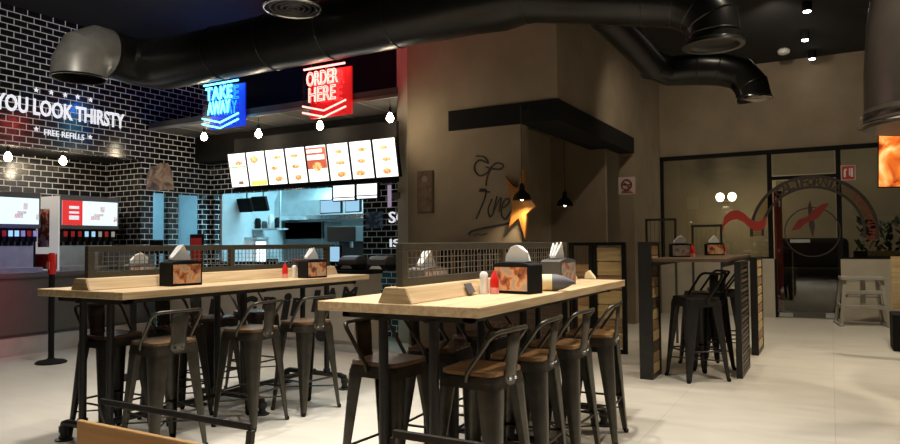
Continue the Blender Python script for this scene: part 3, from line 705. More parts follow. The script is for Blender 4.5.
p = at(252, 246, Y=9.15)
r = thing('bright_spot_case', 'small steel case with a glowing back, added for a bright spot in the kitchen', 'display case', (p.x, 9.12, 0.95))  # added case, its glowing back stands in for a bright spot
MB().box(-0.16, 0.16, 0, 0.3, 0, 0.04).box(-0.16, 0.16, 0, 0.3, 0.56, 0.60).box(-0.16, 0.16, 0.26, 0.3, 0.04, 0.56).build('case_body', M['steel'], r)
MB().box(-0.12, 0.12, 0.24, 0.255, 0.08, 0.52).build('lit_back', emis('case_light', (0.8, 0.95, 1.0), 1.6), r)
p = at(237, 216, Y=9.3); q = at(277, 216, Y=9.3)
r = thing('wall_shelf', 'long steel shelf of dark jars hanging across the left of the kitchen', 'shelf', (p.x, 9.3, p.z-0.28))
w_ = q.x-p.x
MB().box(0, w_, 0, 0.3, 0, 0.03).build('shelf_board', M['steel'], r); MB().box(0.02, 0.04, 0.1, 0.13, 0.03, 2.9-p.z+0.28).box(w_-0.04, w_-0.02, 0.1, 0.13, 0.03, 2.9-p.z+0.28).build('hanging_posts', M['steel'], r)
for k in range(6):
    hh = 0.14+0.06*((k*5) % 3)
    j = MB().lathe([(0.05, 0), (0.055, 0.01), (0.055, hh*0.8), (0.035, hh)], n=14).build('kitchen_jar', [M['darkgrey'], M['steel'], M['blackmat'], M['darkgrey'], M['white'], M['blackmat']][k], smooth=40)
    j.location = (p.x+0.1+k*(w_-0.2)/5, 9.42, p.z-0.25)
    tag(j, '%s jar on the hanging kitchen shelf, %s from the left' % (['grey', 'steel', 'black', 'grey lidded', 'white', 'black lidded'][k], ords[k]), 'jar', 'jars on the kitchen shelf')
# letters on brick right of the kitchen
def bt(s, px0, py0, px1, py1, label, m):
    a = at(px0, py1, Y=YB-0.004); b = at(px1, py0, Y=YB-0.004)
    o = text('wall_lettering', s, m, frame((a.x, YB-0.004, a.z), (1, 0, 0), (0, 0, 1)), b.x-a.x, b.z-a.z, ext=0.012, bold=0.01)
    tag(o, label, 'lettering')
Mpl = emis('lilac_lettering', (0.62, 0.48, 0.68), 0.45)  # letter gets a glow in place of light falling on it
bt('H', 388, 184, 406, 207, 'large lilac letter H on black brick beside the pillar', Mpl)
bt('SO', 389, 211, 409, 223, 'white letters beginning with S below the lilac H', M['sign_w'])
bt('IS', 390, 239, 400, 247, 'small white letters at the foot of the brick wall lettering', M['sign_w'])
a = at(366, 212, Y=YB-0.004); b = at(383, 228, Y=YB-0.004)
Mbp = picture_mat('blue_poster_print', [(0.35, (0.01, 0.02, 0.05)), (0.5, (0.03, 0.09, 0.22)), (0.66, (0.3, 0.5, 0.65))], 0, 9)
tag(MB().box(a.x, b.x, YB-0.012, YB-0.002, b.z, a.z).build('wall_poster', Mbp), 'small dark blue poster on the black brick right of the kitchen opening', 'poster')

# ------------------------------------------------------------------ things on the stucco walls
a = at(418, 171.5, Y=YK-0.002); b = at(434, 213, Y=YK-0.002)
r = thing('framed_notice', 'tall brown framed notice on the stucco pillar wall', 'notice', (a.x, YK, b.z)); w = b.x-a.x; h = a.z-b.z
MB().box(0, w, -0.03, 0.0, 0, h).build('notice_frame', mat('bronze_frame', (0.11, 0.075, 0.05), 0.4), r, 0.005)
MB().box(0.02, w-0.02, -0.034, -0.03, 0.02, h-0.02).build('notice_sheet', M['poster'], r)
MB().lathe([(0.045, 0), (0.045, 0.004)], n=20, T=frame((w/2, -0.035, h*0.80), (1, 0, 0), (0, 0, 1))).build('round_emblem', mat('pale_emblem', (0.2, 0.16, 0.13), 0.5), r)
a = at(397, 194, Y=YK); 
r = thing('wall_sign', 'small dark sign sticking out from the pillar corner', 'sign', (xp-0.02, YK, at(401, 199, Y=YK).z))
MB().box(0.02, 0.15, -0.05, -0.02, 0, 0.09).build('sign_plate', M['darkgrey'], r)
MB().box(0.02, 0.04, -0.02, 0.1, 0.02, 0.07).build('sign_bracket', M['darkgrey'], r)
# script lettering drawn as strokes on the wall
def strokes(name, label, lines, rad, m, Y=YK-0.006):
    mb = MB()
    for l in lines:
        p = [at(x, y, Y=Y) for x, y in l]
        # smooth with catmull rom
        q = []
        for i in range(len(p)-1):
            a0 = p[max(i-1, 0)]; a1 = p[i]; a2 = p[i+1]; a3 = p[min(i+2, len(p)-1)]
            for t in range(4):
                t /= 4; q.append(0.5*((2*a1)+(a2-a0)*t+(2*a0-5*a1+4*a2-a3)*t*t+(3*a1-a0-3*a2+a3)*t*t*t))
        q.append(p[-1]); mb.sweep(q, rad, 6)
    tag(mb.build(name, m, smooth=60), label, 'lettering')
strokes('script_lettering', 'dark looping script letters reading Fire drawn on the stucco wall', [
    [(476, 156), (484, 157), (488, 163), (480, 160), (475, 164), (475, 171), (480, 176), (487, 173), (491, 167), (497, 163), (503, 165), (501, 169), (494, 169), (486, 167)],
    [(492, 167), (487, 177), (486, 186)],
    [(480, 190), (486, 190), (484, 200), (480, 210), (476, 219)], [(479, 191), (490, 192)],
    [(492, 199), (488, 209), (490, 217), (494, 212)], [(497, 196), (493, 212), (497, 204), (501, 198), (499, 212)],
    [(503, 208), (508, 204), (509, 199), (504, 201), (501, 213), (505, 219), (511, 211)]], 0.010, M['decal'])
strokes('script_underline', 'dark slanted underline stroke below the script lettering on stucco', [[(469, 235), (472, 231), (490, 227), (509, 223)]], 0.014, M['decal'])
strokes('script_caption', 'tiny faint caption under the script underline', [[(474, 236), (478, 234), (482, 235), (487, 233)]], 0.006, M['decal'])
# star
sp = [(505, 176), (516, 186), (524, 166), (526, 191), (538, 203), (529, 212), (524.5, 240), (520, 216), (510, 226), (514, 205), (511, 195)]
sp = [(505.5, 176), (514, 186), (518, 188), (524, 167), (525.5, 190), (536, 206), (527, 214), (525.5, 240), (519, 218), (509, 228), (513, 206)]
P = [at(x, y, Y=YK-0.07) for x, y in sp]
o = MB().prism([(p.x, p.z) for p in P], frame((0, YK-0.03, 0), (1, 0, 0), (0, 0, 1)), 0.06).build('wooden_star', M['star'], None, 0.006)
tag(o, 'orange five pointed wooden star mounted at the edge of the stucco wall', 'star')
# pendants
def pendant(px, py, Y, top, label, wd, arm=0):
    c = at(px, py, Y=Y)
    r = thing('pendant_lamp', label, 'lamp', c, 0, 'black dome pendants by the recess')
    rr_ = wd/2
    prof = [(rr_, 0.0), (rr_*0.97, 0.02), (rr_*0.80, 0.07), (rr_*0.45, 0.105), (0.035, 0.12), (0.03, 0.19), (0.008, 0.21), (0.004, 0.2), (0.03, 0.11), (rr_*0.4, 0.095), (rr_*0.75, 0.06), (rr_*0.93, 0.01)]
    vs = []; n = 28; mb = MB()
    for k in range(len(prof)-1):
        pass
    for R_, z in prof:
        for j in range(n): vs.append((R_*math.cos(2*PI*j/n), R_*math.sin(2*PI*j/n), z))
    K = len(prof); fs = [(i*n+j, i*n+(j+1) % n, ((i+1) % K)*n+(j+1) % n, ((i+1) % K)*n+j) for i in range(K) for j in range(n)]
    mb.add(vs, fs); mb.build('lamp_shade', M['blackmat'], r, smooth=40)
    MB().tube((0, 0, 0.2), (0, 0, top-c.z), 0.005, n=6).build('cord', M['black'], r)
    if arm: MB().box(-0.01, 0.01, 0, arm, top-c.z-0.01, top-c.z+0.01).build('wall_arm', M['black'], r)
    MB().lathe([(0.005, -0.01), (0.035, 0.02), (0.035, 0.05), (0.015, 0.08)], n=14).build('bulb', M['bulbsoft'], r, smooth=60)
    li = bpy.data.lights.new('pendant_light', 'SPOT'); li.energy = 30; li.color = (1, 0.78, 0.5); li.spot_size = 2.3; li.spot_blend = 0.5; li.shadow_soft_size = 0.05
    lo = bpy.data.objects.new('pendant_light', li); COL.objects.link(lo); lo.location = (c.x, c.y, c.z-0.03)
pendant(522, 200, 7.70, ZK-0.10, 'black dome pendant lamp hanging in front of the orange star', 0.23, YK-0.02-7.70)
pendant(565, 206, 8.9, ZK-0.27, 'black dome pendant lamp hanging inside the wall recess', 0.23)
# no smoking sign
Y = 10.79; a = at(618.5, 177.5, Y=Y); b = at(635.5, 194, Y=Y)
r = thing('no_smoking_sign', 'white no smoking sign on the recess wall beside the pillar', 'sign', (a.x, Y, b.z)); w = b.x-a.x; h = a.z-b.z
MB().box(0, w, -0.008, 0, 0, h).build('sign_plate', mat('pinkish_white', (0.6, 0.5, 0.47), 0.5), r)
MB().sweep([(w/2+h*0.28*math.cos(2*PI*i/28), -0.012, h*0.56+h*0.28*math.sin(2*PI*i/28)) for i in range(28)], 0.013, 6, closed=True).sweep([(w/2-h*0.19, -0.012, h*0.75), (w/2+h*0.19, -0.012, h*0.37)], 0.012, 6).build('ban_ring', M['reddk'], r)
MB().box(w*.25, w*.72, -0.012, -0.008, h*.53, h*.59).build('cigarette_mark', M['flat_black'], r)
MB().box(w*.15, w*.85, -0.011, -0.008, h*.07, h*.12).box(w*.2, w*.8, -0.011, -0.008, h*.16, h*.2).build('caption_lines', M['reddk'], r)

# ------------------------------------------------------------------ vinyl on the glass
def ring(c, r0_, r1_, n=72, a0=0, a1=2*PI, d=0.004, y=None):
    mb = MB(); vs = []; fs = []
    for i in range(n+1):
        a = a0+(a1-a0)*i/n
        for R_ in (r0_, r1_):
            for dy in (0, -d): vs.append((c[0]+R_*math.cos(a), c[1]+dy, c[2]+R_*math.sin(a)))
    for i in range(n):
        k = i*4; fs += [(k, k+4, k+6, k+2), (k+1, k+3, k+7, k+5), (k, k+1, k+5, k+4), (k+2, k+6, k+7, k+3)]
    return mb.add(vs, fs)
YV = YG-0.045
cc = at(812, 232, Y=YV); zs = (cc-CP).dot(f0)
RO = 57*zs/F; RI = 45*zs/F; RC = 25*zs/F
r = thing('window_emblem', 'large round brown emblem with CALIFORNIA around the ring on the entrance glass', 'emblem', (cc.x, YV, cc.z))
A0, A1 = math.radians(-8), math.radians(184)
ring((0, 0, 0), RO-0.055, RO, a0=A0, a1=A1).build('outer_ring', M['decal'], r)
ring((0, 0, 0), RI-0.025, RI+0.02, a0=A0, a1=A1).build('inner_ring', M['decal'], r)
ring((0, 0, 0), RI+0.02, RO-0.055, a0=A0, a1=A1, d=0.002).build('ring_band', glass_mat('smoky_vinyl', (0.85, 0.80, 0.74), 0.0), r)
ring((0, 0, 0), RC-0.02, RC).build('centre_ring', M['decal'], r)
word = 'CALIFORNIA'
for i, ch in enumerate(word):
    a = math.radians(125-(125-62)*i/(len(word)-1)); rad_ = (RI+RO)/2-0.085
    p_ = Vector((rad_*math.cos(a), -0.004, rad_*math.sin(a))); tx = Vector((math.sin(a), 0, -math.cos(a))); ty = Vector((math.cos(a), 0, math.sin(a)))
    wl_ = 0.04 if ch == 'I' else 0.12
    T = frame(p_-tx*wl_/2, tx, ty); text('ring_letter', ch, M['decal'], T, wl_, 0.145, r, ext=0.003, bold=0.03)
for i in range(7):
    a = math.radians(40-i*8); rad_ = (RI+RO)/2-0.05
    p_ = Vector((rad_*math.cos(a), -0.004, rad_*math.sin(a))); tx = Vector((math.sin(a), 0, -math.cos(a))); ty = Vector((math.cos(a), 0, math.sin(a)))
    MB().box(-0.04, -0.015, 0, 0.1, 0, 0.003, frame(p_, tx, ty)).box(0.01, 0.035, 0, 0.1, 0, 0.003, frame(p_, tx, ty)).build('ring_letter', M['reddk'], r)
def vin(pix, name, m, parent_, d=0.004):
    q = [at(x, y, Y=YV)-cc for x, y in pix]
    MB().prism([(p.x, p.z) for p in q], frame((0, -0.002, 0), (1, 0, 0), (0, 0, 1)), d).build(name, m, parent_)
vin([(791, 231), (798, 220), (808, 216), (812, 211), (822, 204), (829, 203), (823, 212), (817, 219), (806, 223), (800, 229)], 'red_bear_stroke', M['reddk'], r, 0.006)
vin([(808, 207), (810, 200), (812, 208), (815, 226), (813, 238), (809, 226)], 'needle_mark', M['decal'], r, 0.004)
# red wavy ribbon on the left pane
pp = [(722, 233), (724, 222), (730, 216.5), (737, 215), (744, 218), (750, 224), (757, 227), (763, 225), (766, 221)]
up = [at(x, y-5.0, Y=YV) for x, y in pp]; dn = [at(x, y+4.2, Y=YV) for x, y in reversed(pp)]
o = MB().add([(p.x, YV, p.z) for p in up+dn]+[(p.x, YV-0.005, p.z) for p in up+dn],
    sum([[(i, i+1, 16-i, 17-i), (18+i, 18+17-i, 18+16-i, 18+i+1)] for i in range(8)], [])+[(i, (i+1) % 18, 18+(i+1) % 18, 18+i) for i in range(18)]).build('wavy_emblem', mat('red_vinyl', (0.55, 0.05, 0.035), 0.5))
tag(o, 'red wavy ribbon emblem stuck on the left pane of glass', 'emblem')
# extinguisher sign
a = at(840.5, 165.5, Y=YV); b = at(856, 180, Y=YV); w = b.x-a.x; h = a.z-b.z
r = thing('fire_sign', 'square red fire extinguisher sign with white symbols on the glass', 'sign', (a.x, YV, b.z))
MB().box(0, w, -0.006, 0, 0, h).build('sign_plate', mat('sign_white_edge', (0.5, 0.42, 0.38), 0.5), r)
MB().box(0.02, w-0.02, -0.009, -0.006, 0.02, h-0.02).build('red_field', mat('sign_red', (0.55, 0.03, 0.02), 0.4), r)
MB().box(w*.2, w*.34, -0.012, -0.009, h*.22, h*.66).box(w*.24, w*.42, -0.012, -0.009, h*.66, h*.76).box(w*.55, w*.62, -0.012, -0.009, h*.3, h*.8).box(w*.66, w*.82, -0.012, -0.009, h*.22, h*.8).build('white_symbol', M['white'], r)
# things outside
r = thing('banner_pole', 'dark red banner pole standing behind the glass door', 'banner', (at(779, 250, Y=14.3).x, 14.3, 0))
zt_ = at(779, 191, Y=14.3).z
MB().tube((0, 0, 0), (0, 0, zt_), 0.02).build('pole', M['reddk'], r)
MB().box(-0.07, 0.07, -0.01, 0.01, 0.1, zt_).build('banner_cloth', M['reddk'], r)
MB().lathe([(0.16, 0), (0.16, 0.03), (0.03, 0.05)], n=20).build('pole_base', M['blackmat'], r)
MB().box(-0.04, -0.01, -0.014, -0.01, zt_-0.2, zt_-0.1).box(0.01, 0.04, -0.014, -0.01, zt_-0.3, zt_-0.18).build('white_marks', M['white'], r)
r = thing('dark_sofa', 'large black rounded armchair shape standing outside behind the glass door', 'armchair', (at(812, 260, Y=15.6).x, 15.6, 0.0))
MB().lathe([(0.60, 0.0), (0.66, 0.15), (0.68, 0.75), (0.62, 0.85)], n=28).build('seat_drum', M['blackmat'], r, smooth=40)
MB().box(-0.66, 0.66, 0.2, 0.5, 0.8, 1.45).build('backrest', M['blackmat'], r, 0.1)
r = thing('twin_globes', 'two round glowing globes on a short arm behind the left glass pane', 'lamp', (at(726, 196, Y=16.2).x, 16.2, at(726, 197, Y=16.2).z))  # pair of glowing globes on an arm
for s in (-1, 1):
    g = MB().lathe([(0.005, -0.10), (0.06, -0.08), (0.09, -0.02), (0.09, 0.03), (0.06, 0.08), (0.005, 0.10)], (s*0.125, 0, 0), 18).build('glass_globe', M['bulbsoft'], r, smooth=60)
MB().tube((-0.12, 0, -0.1), (0.12, 0, -0.1), 0.012).tube((0, 0, -0.1), (0, 0.3, -0.1), 0.015).tube((0, 0, -0.1), (0, 0, -0.22), 0.015).lathe([(0.1, -0.25), (0.12, -0.22), (0.02, -0.2)], n=18).build('globe_arm', M['frame'], r)
li = bpy.data.lights.new('globe_light', 'POINT'); li.energy = 28; li.color = (1, 0.8, 0.5); li.shadow_soft_size = 0.1
lo = bpy.data.objects.new('globe_light', li); COL.objects.link(lo); lo.location = (at(726, 196, Y=16.0).x, 15.9, 2.1)
r = thing('corridor_planter', 'dark planter with leafy plant outside at the right edge', 'plant', (at(905, 240, Y=14.6).x, 14.6, 0))
MB().box(-0.8, 0.8, -0.2, 0.2, 0, 1.2).build('planter_box', M['blackmat'], r)
mb = MB(); rnd = random.Random(4)
for i in range(160):
    a = rnd.uniform(-0.75, 0.75); b = rnd.uniform(-0.18, 0.18); z = rnd.uniform(1.2, 1.75)
    T = Tr(a, b, z) @ Matrix.Rotation(rnd.uniform(0, 6), 4, 'Z') @ Matrix.Rotation(rnd.uniform(-1.2, 1.2), 4, 'X')
    mb.prism([(0, 0), (0.04, 0.05), (0.03, 0.13), (0, 0.18), (-0.03, 0.13), (-0.04, 0.05)], T, 0.003)
mb.build('leaves', M['leaf'], r)

# ------------------------------------------------------------------ stool
def loft(mb, a, b):
    """closed cross sections a (top) and b (bottom), lists of 3D points"""
    n = len(a); mb.add(list(a)+list(b), [(i, (i+1) % n, n+(i+1) % n, n+i) for i in range(n)]+[tuple(range(n-1, -1, -1)), tuple(range(n, 2*n))])
SH = 0.755
def make_stool(label, metal, seatm, scale=1.0):
    r = thing('bar_stool', label, 'stool')
    # back of the stool is toward +x
    def rsq(h, rc, n=5):
        out = []
        for q in range(4):
            cx, cy = (h-rc)*(1 if q in (0, 3) else -1), (h-rc)*(1 if q in (0, 1) else -1)
            for k in range(n+1):
                a = q*PI/2+k*PI/2/n; out.append((cx+rc*math.cos(a), cy+rc*math.sin(a)))
        return out
    sm = MB().prism(rsq(0.165, 0.06), Tr(0, 0, SH-0.026), 0.026).build('seat', seatm, r, 0.006)
    a = rsq(0.168, 0.06); b = rsq(0.178, 0.055)
    mb = MB(); loft(mb, [(x, y, SH-0.026) for x, y in a], [(x, y, SH-0.085) for x, y in b]); mb.build('seat_frame', metal, r, smooth=40)
    for q in range(4):
        ang = PI/4+q*PI/2
        mb = MB()
        def sec(dist, wd, z, th=0.006):
            # folded sheet, bulging outward, in the corner direction
            o = []; ii = []
            for k in range(7):
                t = -1+2*k/6; bulge = (1-t*t)*wd*0.42
                o.append((dist+bulge, t*wd/2)); ii.append((dist+bulge-th, t*wd/2*0.93))
            pts_ = o+ii[::-1]
            return [(x*math.cos(ang)-y*math.sin(ang), x*math.sin(ang)+y*math.cos(ang), z) for x, y in pts_]
        loft(mb, sec(0.160, 0.150, SH-0.05), sec(0.270, 0.046, 0.012))
        lg = mb.build('leg', metal, r, smooth=35)
        c = (0.285*math.cos(ang), 0.285*math.sin(ang))
        MB().lathe([(0.016, 0), (0.018, 0.02), (0.012, 0.03)], (c[0]-0.006*math.cos(ang), c[1]-0.006*math.sin(ang), 0), 12).build('rubber_foot', M['blackmat'], lg)
    for q in range(4):
        a0 = PI/4+q*PI/2; a1 = a0+PI/2; z = 0.27; d = 0.252
        MB().tube((d*math.cos(a0), d*math.sin(a0), z), (d*math.cos(a1), d*math.sin(a1), z), 0.008, n=8).build('footrest_bar', metal, r, smooth=50)
    d = 0.258; mb = MB()
    mb.tube((d*math.cos(PI/4), d*math.sin(PI/4), 0.19), (d*math.cos(5*PI/4), d*math.sin(5*PI/4), 0.19), 0.006, n=8)
    mb.tube((d*math.cos(3*PI/4), d*math.sin(3*PI/4), 0.178), (d*math.cos(7*PI/4), d*math.sin(7*PI/4), 0.178), 0.006, n=8)
    mb.build('cross_brace', metal, r, smooth=50)
    HB = 0.205
    pts_ = [(0.01, -0.178, SH-0.05), (0.02, -0.182, SH-0.01), (0.15, -0.185, SH+HB-0.035), (0.175, -0.172, SH+HB-0.008), (0.188, -0.14, SH+HB)]
    pts_ += [(0.198, -0.05, SH+HB), (0.198, 0.05, SH+HB)] + [(x, -y, z) for x, y, z in reversed(pts_)]
    MB().sweep(pts_, 0.0115, 10).build('back_rail', metal, r, smooth=60)
    mb = MB(); w0, w1 = 0.125, 0.135; n = 6; vs = []
    zs_ = [(SH-0.075, 0.176, w0), (SH-0.01, 0.18, w0), (SH+0.03, 0.186, 0.115), (SH+0.12, 0.196, w1), (SH+HB, 0.203, w1)]
    for z, x, w in zs_:
        for k in range(n+1):
            t = -1+2*k/n; vs.append((x-0.010*(t*t), t*w/2, z))
    fs = [(i*(n+1)+k, i*(n+1)+k+1, (i+1)*(n+1)+k+1, (i+1)*(n+1)+k) for i in range(len(zs_)-1) for k in range(n)]
    mb.add(vs, fs); pl = mb.build('back_plate', metal, r, smooth=50)
    sd = pl.modifiers.new('thickness', 'SOLIDIFY'); sd.thickness = 0.005; sd.offset = 0
    for y in (-0.028, 0.028):
        MB().lathe([(0.010, 0), (0.008, 0.006)], n=10, T=frame((0.182, y, SH-0.045), (0, 1, 0), (0, 0, 1))).build('bolt', M['chrome'], pl)
    return r
GA = 'metal stools around the near table'; GB = 'metal stools around the left table'; GC = 'stools at the back table'
P_or = make_stool('x', M['gun'], M['seat'])
P_md = make_stool('x', M['gun'], M['seatmid'])
P_dk = make_stool('x', M['gundark'], M['seatdark'])
P_bk = make_stool('x', M['black'], M['black'])
used = {}
def stool(proto, x, y, rz, label, group, sc_=1.0):
    o = proto if proto.name not in used else copy_tree(proto)
    used[proto.name] = 1
    o.location = (x, y, 0); o.rotation_euler = (0, 0, rz); o['label'] = label; o['group'] = group
    if sc_ != 1: o.scale = (sc_, sc_, sc_)
    return o
R = math.radians
def S(px, py):
    c = at(px, py, Z=0.75); return c.x, c.y
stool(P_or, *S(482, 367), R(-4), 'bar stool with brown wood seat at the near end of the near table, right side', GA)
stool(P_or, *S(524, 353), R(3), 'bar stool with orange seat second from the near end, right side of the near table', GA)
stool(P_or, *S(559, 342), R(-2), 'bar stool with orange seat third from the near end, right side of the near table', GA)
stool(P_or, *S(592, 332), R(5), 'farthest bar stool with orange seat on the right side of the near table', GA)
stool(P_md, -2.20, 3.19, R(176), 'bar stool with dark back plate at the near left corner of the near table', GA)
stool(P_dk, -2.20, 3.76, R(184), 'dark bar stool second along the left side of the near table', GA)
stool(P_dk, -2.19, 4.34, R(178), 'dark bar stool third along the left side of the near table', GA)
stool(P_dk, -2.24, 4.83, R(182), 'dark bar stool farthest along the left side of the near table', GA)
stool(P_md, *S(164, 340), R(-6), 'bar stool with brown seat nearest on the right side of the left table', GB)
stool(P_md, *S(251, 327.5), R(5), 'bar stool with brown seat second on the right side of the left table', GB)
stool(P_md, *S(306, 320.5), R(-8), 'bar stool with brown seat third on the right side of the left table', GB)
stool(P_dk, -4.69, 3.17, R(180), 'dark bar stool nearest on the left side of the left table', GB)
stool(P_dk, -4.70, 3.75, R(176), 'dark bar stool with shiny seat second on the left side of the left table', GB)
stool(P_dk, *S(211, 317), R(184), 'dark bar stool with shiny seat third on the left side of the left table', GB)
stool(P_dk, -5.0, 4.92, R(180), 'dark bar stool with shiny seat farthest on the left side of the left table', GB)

# ------------------------------------------------------------------ long tables
TH = 1.10
def table(label, xc, y0, y1, W, xr):
    r = thing('high_table', label, 'table', (xc, y0, 0)); D = y1-y0
    MB().box(-W/2, W/2, 0, D, TH-0.05, TH).build('tabletop', M['pine'], r, 0.004)
    mb = MB(); i = 0.09
    mb.box(-W/2+i, -W/2+i+0.05, 0.10, D-0.1, TH-0.085, TH-0.05); mb.box(W/2-i-0.05, W/2-i, 0.10, D-0.1, TH-0.085, TH-0.05)
    for y in (0.10, D/2-0.02, D-0.14): mb.box(-W/2+i, W/2-i, y, y+0.04, TH-0.09, TH-0.05)
    mb.build('under_frame', M['black'], r)
    for y in (0.14, D*0.5, D-0.26):
        for s in (-1, 1):
            pt = MB().tube((s*xr, y, 0.13), (s*xr, y, TH-0.085), 0.026, n=16)
            pt.lathe([(0.036, 0), (0.036, 0.05)], (s*xr, y, 0.13), 16); pt.lathe([(0.055, 0), (0.055, 0.012)], (s*xr, y, TH-0.097), 16)
            pt.build('post', M['black'], r, smooth=40)
            fp = MB().sweep([(s*xr, y, 0.13), (s*(xr+0.17), y, 0.13), (s*(xr+0.21), y, 0.115), (s*(xr+0.22), y, 0.08), (s*(xr+0.22), y, 0.01)], [0.026, 0.026, 0.030, 0.028, 0.026], 14)
            fp.lathe([(0.036, -0.02), (0.036, 0.02)], (s*(xr+0.22), y, 0.08), 14)
            fp.lathe([(0.06, 0), (0.06, 0.010), (0.035, 0.014), (0.035, 0.03)], (s*(xr+0.22), y, 0), 20)
            fp.build('pipe_foot', M['black'], r, smooth=40)
        MB().tube((-xr, y, 0.13), (xr, y, 0.13), 0.024, n=14).build('cross_pipe', M['black'], r, smooth=40)
    MB().tube((0, 0.14, 0.15), (0, D-0.26, 0.15), 0.022, n=14).build('long_rail', M['black'], r, smooth=40)
    # wooden ridge that carries the mesh divider
    mb = MB(); b0, b1, hh = 0.105, 0.065, 0.082
    mb.prism([(-b0, 0), (b0, 0), (b0-0.01, 0.02), (b1, hh), (-b1, hh), (-b0+0.01, 0.02)], frame((0, D-0.02, TH), (1, 0, 0), (0, 0, 1)), D-0.04)
    mb.build('divider_ridge', M['pine'], r, 0.006)
    MB().prism([(-b0+0.004, 0.002), (b0-0.004, 0.002), (b0-0.014, 0.02), (b1-0.003, hh-0.004), (-b1+0.003, hh-0.004), (-b0+0.014, 0.02)], frame((0, 0.021, TH), (1, 0, 0), (0, 0, 1)), 0.006).build('end_grain', M['pineend'], r)
    ya_, yb_ = 0.06, D-0.04; zb_, zt_ = TH+hh, 1.405; t = 0.02
    fm = MB(); fm.box(-t, t, ya_, yb_, zt_-0.042, zt_); fm.box(-t, t, ya_, yb_, zb_, zb_+0.042)
    fm.box(-t, t, ya_, ya_+0.05, zb_+0.042, zt_-0.042); fm.box(-t, t, yb_-0.05, yb_, zb_+0.042, zt_-0.042); fm.box(-t, t, (ya_+yb_)/2-0.02, (ya_+yb_)/2+0.02, zb_+0.042, zt_-0.042)
    d = fm.build('divider_frame', M['frame'], r, 0.003)
    mb = MB(); y = ya_+0.08
    while y < yb_-0.05: mb.box(-0.002, 0.002, y-0.002, y+0.002, zb_+0.042, zt_-0.042); y += 0.042
    for k in range(1, 4): z = zb_+0.042+(zt_-zb_-0.084)*k/4; mb.box(-0.002, 0.002, ya_+0.05, yb_-0.05, z-0.002, z+0.002)
    mb.build('wire_mesh', M['wire'], d)
    return r
ta = table('long high pine table with pipe legs and mesh divider, nearest to the camera', -1.915, 2.81, 5.37, 0.97, 0.155)
tb = table('long high pine table with pipe legs and mesh divider at the left', -4.505, 2.79, 5.49, 0.97, 0.155)

# ------------------------------------------------------------------ table top objects
def dispenser(x, y, z, rz, label, nlabel, s=1.0, pic='burger', group='napkin dispensers', napkin='wave', m=None):
    r = thing('napkin_dispenser', label, 'napkin dispenser', (x, y, z), rz, group)
    w, d, h = 0.105*s, 0.062*s, 0.15*s
    body = m or M['blackmat']
    # gently arched top
    top = [(-w, 0), (w, 0), (w, h*0.92)]+[(w*math.cos(t*PI/8), h*0.92+h*0.1*math.sin(t*PI/8)) for t in range(1, 8)]+[(-w, h*0.92)]
    MB().prism(top, frame((0, d, 0), (1, 0, 0), (0, 0, 1)), 2*d).build('dispenser_body', body, r, 0.003)
    for sgn in (-1, 1):
        yy = sgn*(d+0.001)
        MB().box(-w*0.88, w*0.88, min(yy, yy+sgn*0.003), max(yy, yy+sgn*0.003), h*0.10, h*0.86).build('picture_panel', M[pic], r)
    MB().box(-w*0.6, w*0.6, -d*0.5, d*0.5, h*0.95, h*1.03).build('top_slot', M['darkgrey'], r)
    n = thing('napkin_bundle', nlabel, 'napkins', (x, y, z+h*1.03+0.001), rz, 'white napkins in the dispensers')
    mb = MB(); hh = 0.085*s
    for k in range(3):
        o = 0.012*k*s
        prof = [(-w*0.62, 0), (w*0.62, 0), (w*(0.62-0.1*k), hh*0.55), (w*0.10, hh*(0.98-0.05*k)), (-w*0.25, hh*(0.85-0.08*k)), (-w*0.58, hh*0.3)] if napkin == 'wave' else \
               [(-w*0.62, 0), (w*0.55, 0), (w*0.5, hh*0.2), (w*0.0, hh*(1.15-0.05*k)), (-w*0.2, hh*0.8), (-w*0.62, hh*0.2)]
        mb.prism(prof, frame((0, 0.012*s+o-0.012*s, 0), (1, 0, 0), (0.0, 0.15*(k-1), 1)), 0.01*s)
    mb.build('folded_sheets', M['paper'], n, 0.002)
    return r
def bottle(x, y, z, label, red=True, s=1.0):
    r = thing('sauce_bottle' if red else 'salt_shaker', label, 'bottle' if red else 'shaker', (x, y, z))
    if red:
        MB().lathe([(0.022*s, 0), (0.024*s, 0.01*s), (0.024*s, 0.07*s), (0.018*s, 0.09*s)], n=18).build('bottle_body', M['red'], r, smooth=50)
        MB().lathe([(0.018*s, 0.09*s), (0.014*s, 0.10*s), (0.004*s, 0.125*s)], n=14).build('nozzle_cap', M['red'], r, smooth=50)
        MB().lathe([(0.0245*s, 0.0*s), (0.0248*s, 0.035*s)], n=18).build('clear_base', mat('pale_pink_label', (0.75, 0.3, 0.28), 0.4), r)
    else:
        MB().lathe([(0.02*s, 0), (0.022*s, 0.01*s), (0.019*s, 0.08*s)], n=18).build('shaker_body', M['white'], r, smooth=50)
        MB().lathe([(0.020*s, 0.08*s), (0.020*s, 0.10*s), (0.012*s, 0.11*s)], n=14).build('shaker_cap', M['white'], r, smooth=50)
def onT(px, py, z): return at(px, py, Z=z)
c = onT(515, 293.5, TH)
dispenser(c.x, c.y+0.04, TH, R(-8), 'black napkin dispenser with burger picture on the near table', 'white napkins standing up from the dispenser on the near table', 1.22)
c = onT(560, 285, TH)
dispenser(c.x-0.02, c.y+0.03, TH, R(85), 'plain dark grey napkin dispenser farther along the near table', 'white napkins lying low in the second dispenser of the near table', 1.22, 'burgergrey', napkin='flat', m=M['darkgrey'])
c = onT(484, 294, TH); bottle(c.x, c.y, TH, 'white salt shaker at the left of the red bottle on the near table', False, 1.2)
c = onT(494.5, 294, TH); bottle(c.x, c.y, TH, 'red ketchup bottle beside the burger dispenser on the near table', True, 1.12)
